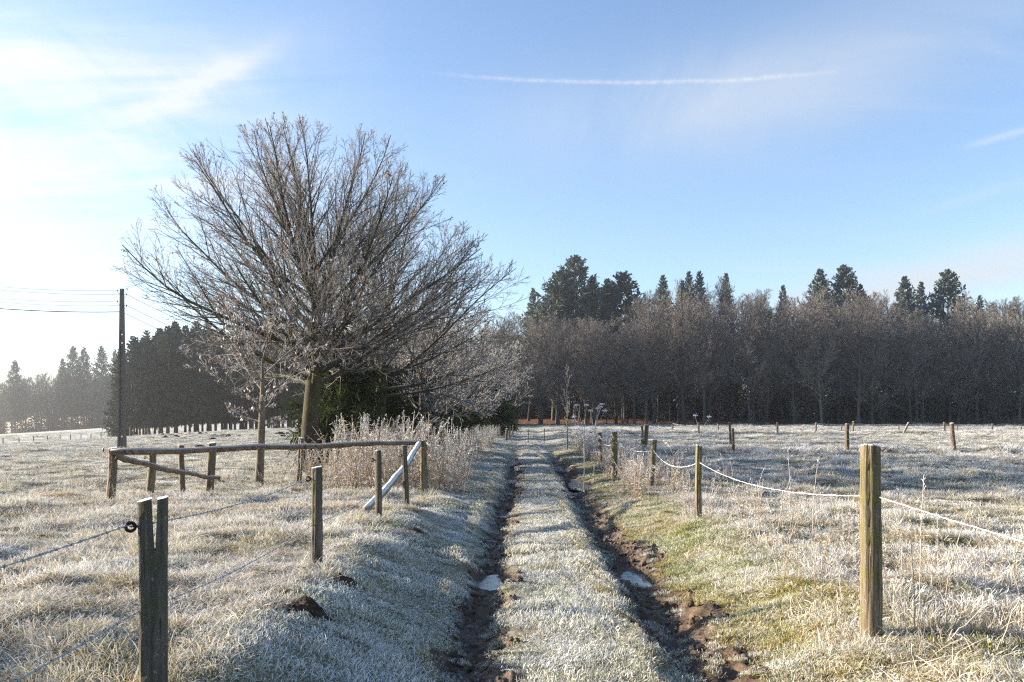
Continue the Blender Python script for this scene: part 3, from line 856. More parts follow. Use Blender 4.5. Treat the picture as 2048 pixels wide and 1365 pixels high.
def big_tree(name, loc, seed, trunk_r, fork, H_, Rx, nlimb, mat, label, lean=(0.0, 0.0), m2=13, m3=8, m4=6, twig_r=0.006, leaves=0, low=-0.05, cx=0.0):
    global rng
    keep = rng; rng = np.random.default_rng(seed)
    root = empty(name, loc); tag(root, label, 'tree', 'bare trees along the track')
    K = 9
    # trunk with a leader that runs into the crown
    tz = np.linspace(-0.2, H_ * 0.62, K)
    T = np.stack([lean[0] * tz + 0.08 * np.sin(tz * 0.9 + seed), lean[1] * tz + 0.06 * np.cos(tz * 1.3), tz], -1)[None]
    TR = np.interp(tz, [-0.2, 0.15, 0.8, fork, H_ * 0.62], [trunk_r * 1.5, trunk_r * 1.15, trunk_r, trunk_r * 0.86, trunk_r * 0.22])[None]
    env = (np.array([cx, 0, fork + 1.9]), np.array([Rx, Rx, H_ - fork - 1.9]))
    tb = MB(); tb.tubes(T, TR, 12, w=np.zeros((1, K)))
    # main limbs
    n = nlimb
    tf = np.linspace(0, 1, n) ** 1.2
    zb = fork - 0.25 + tf * (H_ * 0.36)
    B = np.stack([np.interp(zb, tz, T[0, :, 0]), np.interp(zb, tz, T[0, :, 1]), zb], -1)
    ph = np.arange(n) * 2.39996 + rng.uniform(0, 0.5, n)
    th = np.interp(tf, [0, 0.4, 1], [1.28, 0.98, 0.50]) + rng.normal(0, 0.1, n)
    d = np.stack([np.sin(th) * np.cos(ph), np.sin(th) * np.sin(ph), np.cos(th) + low], -1); d = unit(d)
    o_ = (B - env[0]) / env[1]; dd = d / env[1]
    a = (dd ** 2).sum(1); b = 2 * (o_ * dd).sum(1); cc = (o_ ** 2).sum(1) - 1
    L = (-b + np.sqrt(np.maximum(b * b - 4 * a * cc, 0))) / (2 * a) * rng.uniform(0.9, 1.05, n)
    r0 = trunk_r * np.interp(tf, [0, 1], [0.31, 0.22]) * rng.uniform(0.8, 1.1, n)
    P1, R1 = grow(B, d, L, r0, 9, 0.055, 0.035, 0.14, 0.01)
    tb.tubes(P1, R1, 8, w=np.broadcast_to(np.linspace(0.05, 0.35, 9), (n, 9)))
    o = link('trunk', tb.mesh('trunk'), mat, root)
    cb = MB()
    P2, R2 = children(P1, R1, m2, 0.14, 0.97, 0.35, 0.75, 0.32, 0.62, 6, up=0.10, jit=0.07, rr=0.55, env=env, rmin=twig_r * 1.3, up_curve=0.02)
    cb.tubes(P2, R2, 5, w=np.broadcast_to(np.linspace(0.3, 0.6, 6), (len(P2), 6)))
    P3, R3 = children(P2, R2, m3, 0.15, 0.97, 0.4, 0.85, 0.25, 0.55, 4, up=0.08, jit=0.1, rr=0.6, env=(env[0], env[1] * 1.04), rmin=twig_r, up_curve=0.03)
    cb.tubes(P3, R3, 3, w=np.broadcast_to(np.linspace(0.55, 0.85, 4), (len(P3), 4)))
    P4, R4 = children(P3, R3, m4, 0.2, 1.0, 0.4, 0.9, 0.28, 0.55, 3, up=0.08, jit=0.12, rr=0.7, rmin=twig_r * 0.8, up_curve=0.02)
    cb.tubes(P4, R4, 3, w=np.broadcast_to(np.linspace(0.8, 1.0, 3), (len(P4), 3)))
    link('crown', cb.mesh('crown'), mat, root)
    if leaves: add_leaves('withered_leaves', P4, leaves, 0.065, M['leaf'], root)
    rng = keep
    return root, P4

Y = 24.0; x = gx(622, Y)
big_tree('bare_maple', (x, Y, h1(x, Y)), 17, 0.255, 2.7, 10.0, 5.3, 42, M['bark_big'], 'large spreading bare tree with clinging brown leaves behind the rail fence', (0.02, 0.0), leaves=900, cx=0.1, m2=17, m3=9, m4=6, twig_r=0.0042)
Y = 30.0; x = gx(756, Y)
big_tree('bare_maple', (x, Y, h1(x, Y)), 23, 0.24, 2.6, 9.4, 5.4, 28, M['bark_big'], 'second large bare tree just behind the spreading one, towards the track', (0.05, 0.0), leaves=150, cx=0.5, m2=14, m3=8, m4=6)
Y = 20.0; x = gx(520, Y)
root, P4 = big_tree('rimed_sapling', (x, Y, h1(x, Y)), 37, 0.095, 1.7, 5.0, 2.0, 12, M['bark_small'], 'thin frosted tree leaning over the rail fence in front of the big tree', (0.0, 0.0), m2=8, m3=5, m4=4, twig_r=0.005)
add_leaves('rimed_leaves', P4, 750, 0.06, M['leaf_rime'], root)

# a row of smaller rimed trees beside the track
hedge = []
for k, (sd, r_, fk, hh, rx) in enumerate(((41, 0.14, 1.2, 6.6, 3.2), (43, 0.12, 0.9, 5.4, 2.9), (47, 0.13, 1.4, 6.0, 2.7))):
    root, _ = big_tree('rimed_tree', (0, 0, -500), sd, r_, fk, hh, rx, 18, M['bark_rime'], '', (0.03 * k, 0), m2=11, m3=7, m4=5, twig_r=0.010)
    hedge.append(root)
spots = [(845, 34, 0, 1.0, 'rimed bushy tree overhanging the tall dead weeds behind the rail end'),
         (800, 38, 1, 1.05, 'grey bare bushy tree between the second big tree and green conifers'),
         (890, 43, 2, 1.05, 'rimed bare tree standing third along the left track side'),
         (905, 52, 0, 1.10, 'rimed bare tree fourth along the left track side'),
         (930, 62, 1, 1.35, 'rimed bare tree fifth along the left track side'),
         (955, 74, 2, 1.40, 'rimed bare tree nearest the dark spruce at the track end'),
         (985, 88, 0, 1.35, 'farthest rimed bare tree at the end of the left row'),
         (700, 46, 2, 1.2, 'grey bare tree half hidden behind the big spreading tree')]
for i, (px, Y, kd, s_, lab) in enumerate(spots):
    o = hedge[kd] if hedge[kd].location.z < -400 else copy_tree(hedge[kd])
    x = gx(px, Y); o.location = (x, Y, h1(x, Y)); o.rotation_euler = (0, 0, rng.uniform(0, 6.28)); o.scale = (s_ * 1.1, s_ * 1.1, s_ * 1.18)
    tag(o, lab, 'tree', 'rimed trees beside the track')

# thin whip by the right weeds
def whip(px, Y, hh, seed, label):
    global rng
    keep = rng; rng = np.random.default_rng(seed)
    x = gx(px, Y); root = empty('young_birch', (x, Y, h1(x, Y))); tag(root, label, 'tree')
    z = np.linspace(-0.1, hh, 8)
    T = np.stack([0.03 * np.sin(z * 2), 0.02 * np.cos(z * 2.5), z], -1)[None]; TR = np.linspace(0.035, 0.008, 8)[None]
    b = MB(); b.tubes(T, TR, 6, w=np.zeros((1, 8))); link('trunk', b.mesh('trunk'), M['bark_small'], root)
    c = MB()
    P2, R2 = children(T, TR, 16, 0.3, 0.98, 0.3, 0.6, 0.15, 0.30, 4, up=0.25, rr=0.6, rmin=0.008, up_curve=0.08); c.tubes(P2, R2, 3, w=np.full((len(P2), 4), 0.7))
    P3, R3 = children(P2, R2, 5, 0.2, 1.0, 0.3, 0.7, 0.2, 0.45, 3, up=0.1, rr=0.7, rmin=0.006); c.tubes(P3, R3, 3, w=np.full((len(P3), 3), 1.0))
    link('crown', c.mesh('crown'), M['bark_small'], root)
    rng = keep
whip(1134, 40, 4.0, 71, 'thin frosted young tree rising from the weeds against the dark wood')

# ---- conifers
def conifer(seed, H_, R_, zb, nb, m_, mat, irregular=0.2, sprayw=0.10, droop=0.25, trunk_r=0.22, dens_low=1.0):
    global rng
    keep = rng; rng = np.random.default_rng(seed)
    tz = np.linspace(-0.3, H_, 8)
    T = np.stack([0.05 * np.sin(tz * 0.5), 0.05 * np.cos(tz * 0.6), tz], -1)[None]
    TR = np.interp(tz, [-0.3, 0.4, H_], [trunk_r * 1.3, trunk_r, 0.02])[None]
    b = MB(); b.tubes(T, TR, 7, w=np.zeros((1, 8))); tm = b.mesh('trunk')
    u = (np.arange(nb) + rng.uniform(0, 1, nb)) / nb
    u = u ** dens_low
    nw = max(8, nb // 7)
    u = np.clip((np.floor(u * nw) + 0.5 + rng.normal(0, 0.16, nb)) / nw, 0, 0.995)
    z = zb + (H_ - zb) * u
    prof = np.minimum(1.0, 0.6 + u * 2.5) * (1 - u) ** 0.72
    lump = 1 + irregular * 1.6 * vn(u * 7 + seed, (np.arange(nb) * 2.39996 % 6.283) * 0.9, seed)
    L = (R_ * prof * rng.uniform(1 - irregular, 1 + irregular, nb) * lump + 0.25)
    ph = np.arange(nb) * 2.39996 + rng.normal(0, 0.2, nb)
    el_ = np.interp(u, [0, 0.5, 1], [-droop, 0.0, 0.75]) + rng.normal(0, 0.1, nb)
    K = 4
    P = np.zeros((nb, K, 3)); P[:, 0, 2] = z
    for k in range(1, K):
        e_ = el_ + (k - 1.5) * 0.12 - 0.1 * (k == 2)
        P[:, k, 0] = P[:, k - 1, 0] + np.cos(ph) * np.cos(e_) * L / (K - 1)
        P[:, k, 1] = P[:, k - 1, 1] + np.sin(ph) * np.cos(e_) * L / (K - 1)
        P[:, k, 2] = P[:, k - 1, 2] + np.sin(e_) * L / (K - 1)
    side = np.stack([-np.sin(ph), np.cos(ph), rng.normal(0, 0.2, nb)], -1)
    c = MB()
    c.ribbons(P, np.stack([np.full(nb, 0.02), np.full(nb, 0.6), np.full(nb, 0.9), np.full(nb, 0.25)], 1) * sprayw * 1.2, side)
    S, _ = children(P, np.full((nb, K), 0.03), m_, 0.18, 1.0, 0.55, 1.15, 0.30, 0.55, 3, up=-0.12, jit=0.10, up_curve=-0.10)
    ns = len(S)
    dS = unit(S[:, 2] - S[:, 0])
    hz = unit(np.cross(dS, np.array([0, 0, 1.0])) + rng.normal(0, 0.45, (ns, 3)))
    wd = sprayw * rng.uniform(0.6, 1.3, ns)[:, None] * np.array([0.45, 1.0, 0.15])[None, :]
    c.ribbons(S, wd, hz)
    # hanging sprays under every branch
    S2, _ = children(P, np.full((nb, K), 0.03), max(2, m_ // 2), 0.3, 1.0, 0.7, 1.4, 0.16, 0.32, 3, up=-0.55, jit=0.12, up_curve=-0.2)
    n2_ = len(S2)
    h2 = unit(np.cross(unit(S2[:, 2] - S2[:, 0]), rng.normal(0, 1, (n2_, 3))))
    c.ribbons(S2, sprayw * rng.uniform(0.5, 1.1, n2_)[:, None] * np.array([0.5, 1.0, 0.15])[None, :], h2)
    cm = c.mesh('crown', False)
    rng = keep
    return tm, cm

placed = {}
def place(kindname, meshes, mats, x, y, s_, rz, label, group, sz_=None, lean=0.0):
    root = empty(kindname, (x, y, h1(x, y)), rz); root.scale = (s_, s_, sz_ or s_); root.rotation_euler = (lean, 0, rz)
    tag(root, label, 'tree', group)
    link('trunk', meshes[0], mats[0], root); link('crown', meshes[1], mats[1], root)
    return root

con = [conifer(201 + k, 20, rr_, 4.0, 230, 14, None, ir, 0.15, dr, 0.28) for k, (rr_, ir, dr) in enumerate(((5.8, 0.26, 0.1), (4.6, 0.22, 0.2), (5.4, 0.42, 0.0), (3.6, 0.18, 0.1), (6.4, 0.45, 0.0)))]
con_m = (M['bark_spruce'], M['needles'])
spr = [conifer(231 + k, 16, rr_, 2.4, 240, 11, None, 0.22, 0.13, 0.3, 0.16) for k, rr_ in enumerate((3.0, 3.3, 2.7, 3.1))]
under = [conifer(261 + k, 20, 5.2, 0.2, 170, 9, None, 0.3, 0.26, 0.25, 0.2, dens_low=1.2) for k in range(4)]
spr_m = (M['bark_spruce'], M['needles_spruce'])
edge_spr = [conifer(241, 15, 2.6, 0.5, 300, 10, None, 0.2, 0.17, 0.35, 0.16)]
near_con = [conifer(251 + k, hh, rr_, 0.15, 340, 26, None, 0.35, 0.034, 0.25, 0.10) for k, (hh, rr_) in enumerate(((4.6, 2.0), (3.6, 1.7)))]

# green conifers under and beside the big bare trees
for (px, Y, k, s_, lab) in ((690, 28, 0, 0.95, 'dark green conifer directly behind the big tree trunk'), (745, 32.5, 1, 1.1, 'green conifer behind the second tree trunk'),
                            (820, 37, 1, 1.0, 'low dark conifer behind the tall frosted weeds'), (880, 48, 0, 0.9, 'dark conifer among the rimed trees left of the track')):
    x = gx(px, Y); r_ = place('green_conifer', near_con[k], (M['bark_spruce'], M['needles_green']), x, Y, s_, rng.uniform(0, 6), lab, 'conifers among the rimed trees')
for (px, Y, s_, lab) in ((972, 66, 1.05, 'dark low spruce overhanging the far left edge of the track'), (930, 60, 0.9, 'dark low spruce beside the tan grass strip'), (1000, 84, 1.0, 'farthest dark spruce at the end of the tree row')):
    x = gx(px, Y); place('dark_spruce', near_con[0], (M['bark_spruce'], M['needles']), x, Y, s_, rng.uniform(0, 6), lab, 'dark spruces at the track end')

# ---- woodland bare trees
def wood_tree(seed, H_, Rx, cb_, trunk_r=0.22, tw=0.024, nl=32, m2=9, m3=9, m4=3, fan=False):
    global rng
    keep = rng; rng = np.random.default_rng(seed)
    tz = np.linspace(-0.4, H_ * 0.86, 9)
    ln = rng.normal(0, 0.02, 2)
    T = np.stack([ln[0] * tz + 0.12 * np.sin(tz * 0.35 + seed), ln[1] * tz + 0.1 * np.cos(tz * 0.4 + seed), tz], -1)[None]
    TR = np.interp(tz, [-0.4, 0.6, cb_, H_ * 0.86], [trunk_r * 1.35, trunk_r, trunk_r * 0.75, 0.03])[None]
    b = MB(); b.tubes(T, TR, 7, w=np.zeros((1, 9)))
    env = (np.array([0, 0, cb_ + (H_ - cb_) * 0.42]), np.array([Rx, Rx, (H_ - cb_) * 0.58]))
    P1, R1 = children(T, TR, nl, cb_ / H_ * 0.95, 0.99, 0.55, 1.15, 0.30, 0.52, 6, up=0.12, rr=0.45, env=env, rmin=0.03, up_curve=0.05, jit=0.09)
    b.tubes(P1, R1, 4, w=np.broadcast_to(np.linspace(0.1, 0.5, 6), (len(P1), 6)))
    tm = b.mesh('trunk')
    c = MB()
    P2, R2 = children(P1, R1, m2, 0.15, 0.98, 0.4, 0.9, 0.3, 0.6, 4, up=0.15, rr=0.5, env=env, rmin=tw, up_curve=0.04, jit=0.1)
    c.tubes(P2, R2, 3, w=np.broadcast_to(np.linspace(0.5, 0.75, 4), (len(P2), 4)))
    env3 = (env[0], env[1] * 1.06)
    P3, R3 = children(P2, R2, m3, 0.1, 1.0, 0.35, 0.9, 0.35, 0.75, 3, up=0.15, jit=0.12, env=env3)
    n3 = len(P3)
    sd = unit(np.cross(P3[:, 2] - P3[:, 0], rng.normal(0, 1, (n3, 3))))
    c.ribbons(P3, tw * np.array([0.8, 0.6, 0.25])[None, :] * rng.uniform(0.7, 1.3, n3)[:, None], sd, w=np.broadcast_to(np.linspace(0.75, 0.95, 3), (n3, 3)))
    P4, R4 = children(P3, np.full((n3, 3), 0.01), m4, 0.2, 1.0, 0.4, 0.9, 0.4, 0.8, 2, up=0.12, jit=0.1)
    n4 = len(P4)
    sd = unit(np.cross(P4[:, 1] - P4[:, 0], rng.normal(0, 1, (n4, 3))))
    c.ribbons(P4, tw * np.array([0.55, 0.2])[None, :] * np.ones((n4, 1)), sd, w=np.ones((n4, 2)))
    cm = c.mesh('crown', False)
    rng = keep
    return tm, cm
bare = [wood_tree(301 + k, hh, rx, cb_, tr_) for k, (hh, rx, cb_, tr_) in enumerate(((21, 5.4, 4.5, 0.24), (20, 4.8, 5.5, 0.20), (22, 6.0, 4.0, 0.28), (19, 4.8, 3.0, 0.18), (21, 5.2, 6.0, 0.22), (18, 5.4, 2.5, 0.2)))]
bare_m = (M['bark_wood'], M['bark_wood'])
shrubm = [wood_tree(331 + k, hh, rx, 0.6, 0.06, 0.022, 16, 7, 7, 2) for k, (hh, rx) in enumerate(((5.5, 2.6), (4.2, 2.4)))]

# the wood along the back of the paddock
def wood_top(px):
    """height in pixels of the canopy line in the photograph, measured at a column"""
    return np.interp(px, [980, 1040, 1150, 1240, 1300, 1360, 1450, 1520, 1600, 1700, 1800, 1900, 2000, 2120], [640, 625, 640, 632, 585, 575, 560, 585, 590, 580, 605, 595, 598, 596])
rows = [(129, 4.4, 0.92), (133, 4.8, 1.0), (138, 5.0, 1.0), (144, 5.4, 1.0), (151, 5.8, 1.0), (159, 6.2, 1.0), (168, 6.6, 1.0)]
for ri, (Y0, stepx, hs) in enumerate(rows):
    x = -4.0 if ri < 3 else -14.0
    while x < 0.70 * Y0 + 6:
        xx = x + rng.uniform(-0.35, 0.35) * stepx; yy = Y0 + rng.uniform(-1.8, 1.8)
        px = 1024 + xx / yy * F
        if ri >= 3 and px > 1000 or ri < 3:
            top_z = CAMZ + (849 - wood_top(px)) * yy / F * rng.uniform(0.74, 1.08)
            hh = top_z - h1(xx, yy)
            k = int(rng.integers(0, len(bare)))
            base_h = (21, 20, 22, 19, 21, 18)[k]
            s_ = hh / base_h
            lab = 'bare woodland tree with a visible trunk at the front of the dark wood' if ri < 2 else 'bare woodland tree deeper in the dark wood, only its crown showing'
            place('woodland_tree', bare[k], bare_m, xx, yy, min(1.25, max(0.95, s_)), rng.uniform(0, 6.28), lab, 'front trees of the wood behind the paddock' if ri < 2 else 'rear trees of the wood behind the paddock', s_, rng.normal(0, 0.02))
        x += stepx * rng.uniform(0.8, 1.2)
x = -2.0
while x < 95:
    yy = 131 + rng.uniform(0, 10); k = int(rng.integers(0, 2)); s_ = rng.uniform(0.8, 1.5)
    tag(place('woodland_shrub', shrubm[k], bare_m, x, yy, s_, rng.uniform(0, 6), 'bare twiggy shrub in the shade below the dark wood', 'shrubs under the wood'), cat='shrub')
    x += rng.uniform(2.0, 4.2)
# conifers standing above the bare canopy: column, canopy top row, depth, mesh, width factor
tops = [(1066, 578, 176, 3, 0.8, 'small lone conifer tip at the left end of the wood top'), (1118, 545, 160, 0, 1.25, 'broad dark conifer left of the tallest one'), (1152, 515, 164, 4, 1.15, 'tallest dark conifer above the wood, in the cluster of three'),
        (1185, 556, 158, 1, 1.2, 'slim conifer just right of the tallest one'), (1243, 546, 162, 2, 1.35, 'wide flat topped conifer right of the tallest cluster'), (1215, 560, 166, 1, 1.1, 'narrow conifer touching the flat topped one'), (1326, 552, 178, 3, 0.9, 'slender conifer tip right of the flat topped conifer'),
        (1378, 545, 178, 3, 0.8, 'left one of two close slender conifer tips'), (1399, 544, 178, 3, 0.8, 'right one of two close slender conifer tips'), (1365, 563, 176, 1, 0.8, 'short conifer tip before the two slender ones'), (1452, 548, 172, 3, 0.7, 'conifer tip veiled by the tall reddish bare tree'),
        (1566, 572, 172, 3, 0.7, 'faint conifer tip in the middle of the bare canopy'), (1640, 540, 170, 1, 1.0, 'narrow conifer left of the pointed broad one'), (1687, 533, 170, 0, 0.95, 'pointed broad conifer, highest on the right half of the wood'), (1720, 570, 168, 1, 0.8, 'small conifer at the right shoulder of the pointed one'), (1728, 585, 150, 1, 0.7, 'short dark conifer standing before the bare crowns'),
        (1810, 555, 172, 1, 1.0, 'left conifer of the far right trio'), (1842, 565, 174, 3, 0.8, 'small middle conifer of the far right trio'), (1895, 542, 172, 0, 0.95, 'broad right conifer of the far right trio'), (1960, 592, 170, 3, 0.7, 'last small conifer tip near the right end of the wood')]
for (px, py, Y, k, ws, lab) in tops:
    X, _, Z = on_ray(px, py, Y)
    s_ = (Z - h1(X, Y)) / 20.0
    place('woodland_conifer', con[k], con_m, X, Y, s_ * ws * (1.05 if k in (0, 2) else 0.9), rng.uniform(0, 6.28), lab, 'conifers rising above the bare wood', s_)

# shade-tolerant young conifers and shrubs close the wood at its back
for i in range(112):
    X = -24 + (i % 56) * 3.1 + (i // 56) * 1.5 + rng.uniform(-1, 1); Yb = (172 if i < 56 else 184) + rng.uniform(-4, 4); k = int(rng.integers(0, 4)); s_ = rng.uniform(0.42, 0.66)
    place('young_conifer', under[k], con_m, X, Yb, s_ * 1.5, rng.uniform(0, 6.28), 'young shaded conifer filling the back of the dark wood', 'young conifers at the back of the wood', s_)
# spruce plantation on the left
for ri in range(6):
    Y0 = 119 + ri * 4.2
    px = 262 + ri * 6
    while px < 1010:
        yy = Y0 + rng.uniform(-1.2, 1.2) + (px - 262) * 0.006
        X = gx(px, yy); t_py = np.interp(px, [240, 270, 300, 350, 420, 620, 820, 1010], [700, 678, 672, 655, 655, 660, 690, 740]) + rng.uniform(-14, 24)
        s_ = (CAMZ + (849 - t_py) * yy / F - h1(X, yy)) / 16.0
        if px < 640 or ri < 3:
            place('plantation_spruce', spr[int(rng.integers(0, 4))], spr_m, X, yy, s_ * rng.uniform(0.95, 1.2), rng.uniform(0, 6.28), 'tall dark spruce with bare lower trunk in the left plantation', 'spruces of the left plantation', s_, rng.normal(0, 0.01))
        px += rng.uniform(26, 44) if px < 640 else rng.uniform(40, 70)
for (px, Y, t_py, lab) in ((243, 126, 690, 'spruce clothed to the ground at the left edge of the plantation'),):
    X = gx(px, Y); s_ = (CAMZ + (849 - t_py) * Y / F - h1(X, Y)) / 15.0
    place('edge_spruce', edge_spr[0], spr_m, X, Y, s_, 1.0, lab, None, s_)

# far hazy wood on the left
for ri in range(5):
    Y0 = 285 + ri * 9
    px = -260 + rng.uniform(0, 20)
    while px < 330:
        yy = Y0 + rng.uniform(-3, 3); X = gx(px, yy)
        s_ = rng.uniform(0.85, 1.05) * (CAMZ + (849 - np.interp(px, [-200, 0, 60, 120, 240], [760, 758, 752, 745, 745])) * yy / F - h1(X, yy)) / 20.5
        k = int(rng.integers(0, len(bare)))
        place('far_woodland_tree', bare[k], bare_m, X, yy, max(0.9, s_), rng.uniform(0, 6.28), 'bare tree in the hazy far wood left of the pole', 'bare trees of the hazy far wood', s_)
        px += rng.uniform(20, 32)
for i in range(40):
    X = -235 + i * 4.6 + rng.uniform(-1, 1); Yb = 330 + rng.uniform(-5, 5); k = int(rng.integers(0, 4)); s_ = rng.uniform(0.45, 0.65)
    place('far_young_conifer', under[k], con_m, X, Yb, s_ * 1.6, rng.uniform(0, 6.28), 'young conifer at the back of the hazy far wood', 'young conifers of the hazy far wood', s_)
for (px, py, k, ws, lab) in ((30, 722, 0, 0.9, 'hazy lone conifer at the left end of the far wood'), (125, 718, 3, 1.0, 'hazy narrow conifer at the left of the far pair'), (146, 694, 0, 0.9, 'hazy tall conifer, first of the far close pair'), (168, 696, 1, 1.0, 'hazy tall conifer, second of the far close pair'), (203, 693, 2, 0.85, 'hazy tall conifer nearest the utility pole'), (230, 700, 1, 0.8, 'hazy conifer partly behind the utility pole'), (-60, 715, 0, 0.9, 'hazy conifer beyond the photograph edge')):
    Y = 276 + rng.uniform(-4, 4); X, _, Z = on_ray(px, py, Y); s_ = (Z - h1(X, Y)) / 20.0
    place('far_conifer', con[k], con_m, X, Y, s_ * ws * 0.8, rng.uniform(0, 6.28), lab, 'conifers of the hazy far wood', s_)

# evergreen clump beyond the left edge: its shade lies over the nearest grass
for i, (X, Y, s_) in enumerate(((-22, 6.8, 1.5), (-23, 4.0, 1.5), (-21.5, 1.2, 1.5), (-23, -1.6, 1.5), (-22, -4.4, 1.4))):
    place('garden_conifer', near_con[0], (M['bark_spruce'], M['needles_green']), X, Y, s_, rng.uniform(0, 6.28), 'bushy conifer in a clump left of the near fence', 'conifer clump left of the near fence')

# ------------------------------------------------------------------ fences
def post_mesh(hh, r_, seed, sides=30, rings=18, taper=0.92, bend=0.0, slant=0.12, groove=0.15):
    g = np.random.default_rng(seed)
    a = np.arange(sides) * 2 * math.pi / sides
    cr = 1 + groove * 0.6 * (g.uniform(-1, 0.6, sides)) + 0.06 * np.cos(2 * a + g.uniform(0, 6))
    crack = g.choice(sides, max(2, sides // 5), replace=False)
    c_lo = g.uniform(0.0, 0.6, len(crack)); c_d = g.uniform(0.08, 0.22, len(crack))
    zs = np.concatenate([[-0.35], np.linspace(0, hh - 0.012, rings), [hh]])
    Vp = []
    for i, z in enumerate(zs):
        tt = max(0, z) / hh
        rr = r_ * (1.06 - (1 - taper) * tt) * cr * (1 + 0.05 * g.uniform(-1, 1, sides))
        for ci, cl, cd in zip(crack, c_lo, c_d):
            rr[ci] *= 1 - cd * min(1, max(0, (tt - cl) / 0.15)) * groove / 0.15
        if i == len(zs) - 1: rr = rr * 0.95
        ox = bend * math.sin(tt * 2.6 + seed); oy = bend * math.cos(tt * 2.1 + seed)
        zz2 = z + (slant * rr * np.cos(a + seed) if i >= len(zs) - 2 else 0)
        Vp.append(np.stack([ox + rr * np.cos(a), oy + rr * np.sin(a), np.broadcast_to(zz2, (sides,))], -1))
    Vp = np.concatenate(Vp); n = len(zs)
    ii = np.arange(n * sides).reshape(n, sides)
    q = [tuple(v) for v in np.stack([ii[:-1], np.roll(ii, -1, 1)[:-1], np.roll(ii, -1, 1)[1:], ii[1:]], -1).reshape(-1, 4)]
    me = bpy.data.meshes.new('post')
    me.from_pydata([tuple(v) for v in Vp], [], q + [tuple(ii[-1])])
    me.polygons.foreach_set('use_smooth', [True] * len(q) + [False])
    return me

def torus_mesh(Rm, rm, n=14, k=7):
    a = np.arange(n) * 2 * math.pi / n; b = np.arange(k) * 2 * math.pi / k
    Vt = np.stack([(Rm + rm * np.cos(b)[None, :]) * np.cos(a)[:, None], np.broadcast_to(rm * np.sin(b)[None, :], (n, k)) , (Rm + rm * np.cos(b)[None, :]) * np.sin(a)[:, None]], -1)
    ii = np.arange(n * k).reshape(n, k)
    q = np.stack([ii, np.roll(ii, -1, 0), np.roll(np.roll(ii, -1, 0), -1, 1), np.roll(ii, -1, 1)], -1).reshape(-1, 4)
    b_ = MB(); b_.add(Vt.reshape(-1, 3), q)
    return b_
def insulator(parent, loc, side=-1, s_=1.0):
    b = torus_mesh(0.020, 0.0085)
    P = np.array([[[side * -0.026, 0, 0], [side * -0.075, 0, 0]]]); b.tubes(P, np.full((1, 2), 0.006), 6)
    o = link('insulator', b.mesh('insulator'), M['black'], parent, loc); o.scale = (s_,) * 3
    return o

def fence_post(px, top_py, Y, r_, seed, mat, label, group, lean=(0.0, 0.0), bend=0.006, name='fence_post', slant=0.15, ins=None):
    X, _, Z = on_ray(px, top_py, Y)
    bx = X - lean[0] * (Z - h1(X, Y)); by = Y - lean[1]
    g = h1(bx, by)
    hh = max(0.5, Z - g)
    o = link(name, post_mesh(hh, r_, seed, bend=bend, slant=slant), mat, loc=(bx, by, g))
    o.rotation_euler = (-math.atan(lean[1] / hh), math.atan(lean[0]), 0)
    tag(o, label, 'fence post', group)
    if ins is not None: insulator(o, (-r_ - 0.028, 0, ins - g))
    return o, (bx, by, g, hh)

GL, GR = 'posts of the left fence beside the track', 'posts of the right fence beside the track'
# split post, nearest on the left
Y = 4.15
X0, _, Zt = on_ray(310, 1003, Y); g0 = h1(X0, Y)
root = empty('split_fence_post', (X0, Y, g0), math.atan2(-X0, Y)); tag(root, 'dark split fence post with a deep cleft, standing closest to the camera', 'fence post', GL)
def half(side):
    zs = np.concatenate([[-0.35], np.linspace(0, Zt - g0, 26)])
    hh = Zt - g0
    g = np.random.default_rng(5 + side)
    Vp = []; prof = np.array([[0.0, -0.9], [0.55, -1.0], [0.9, -0.75], [1.0, -0.2], [1.0, 0.45], [0.8, 0.9], [0.4, 1.0], [0.0, 0.95]])
    n = len(prof)
    for i, z in enumerate(zs):
        tt = max(0, z) / hh
        w = (0.072 if side < 0 else 0.060) * (1.0 + 0.012 * g.uniform(-1, 1)); dp = 0.065 * (1.0 + 0.012 * g.uniform(-1, 1))
        gap = (-0.006 if tt < 0.745 else 0.001) + 0.0085 * max(0, (tt - 0.745) / 0.255) ** 0.8
        lean_ = 0.006 * max(0, (tt - 0.70) / 0.30) * (1 if side < 0 else 0.2)
        xs = side * (gap * (1 - prof[:, 0]) + lean_ + prof[:, 0] * w * (1.0 + 0.10 * max(0, tt - 0.5) * (side < 0)) * (1 + 0.012 * g.normal(0, 1, n)))
        zz2 = z + (0.0 if i < len(zs) - 1 else (0.018 * (1 - prof[:, 0]) if side < 0 else 0.012 * prof[:, 0] + 0.012))
        Vp.append(np.stack([xs, prof[:, 1] * dp * (1 + 0.02 * g.normal(0, 1, n)), np.broadcast_to(zz2, (n,))], -1))
    Vp = np.concatenate(Vp); k = len(zs); ii = np.arange(k * n).reshape(k, n)
    q = np.stack([ii[:-1], np.roll(ii, -1, 1)[:-1], np.roll(ii, -1, 1)[1:], ii[1:]], -1).reshape(-1, 4)
    if side < 0: q = q[:, ::-1]
    me = bpy.data.meshes.new('post_half')
    top = tuple(ii[-1]) if side > 0 else tuple(ii[-1][::-1])
    me.from_pydata([tuple(v) for v in Vp], [], [tuple(v) for v in q] + [top])
    o = link('post_half', me, M['post_grey'], root)
half(-1); half(1)
WIRE_Z = 1.14; WIRE_LOW = 0.72
insulator(root, (-0.112, 0, WIRE_Z - g0), s_=1.05)
left_pts = [(X0 - 0.112, Y - 0.03)]
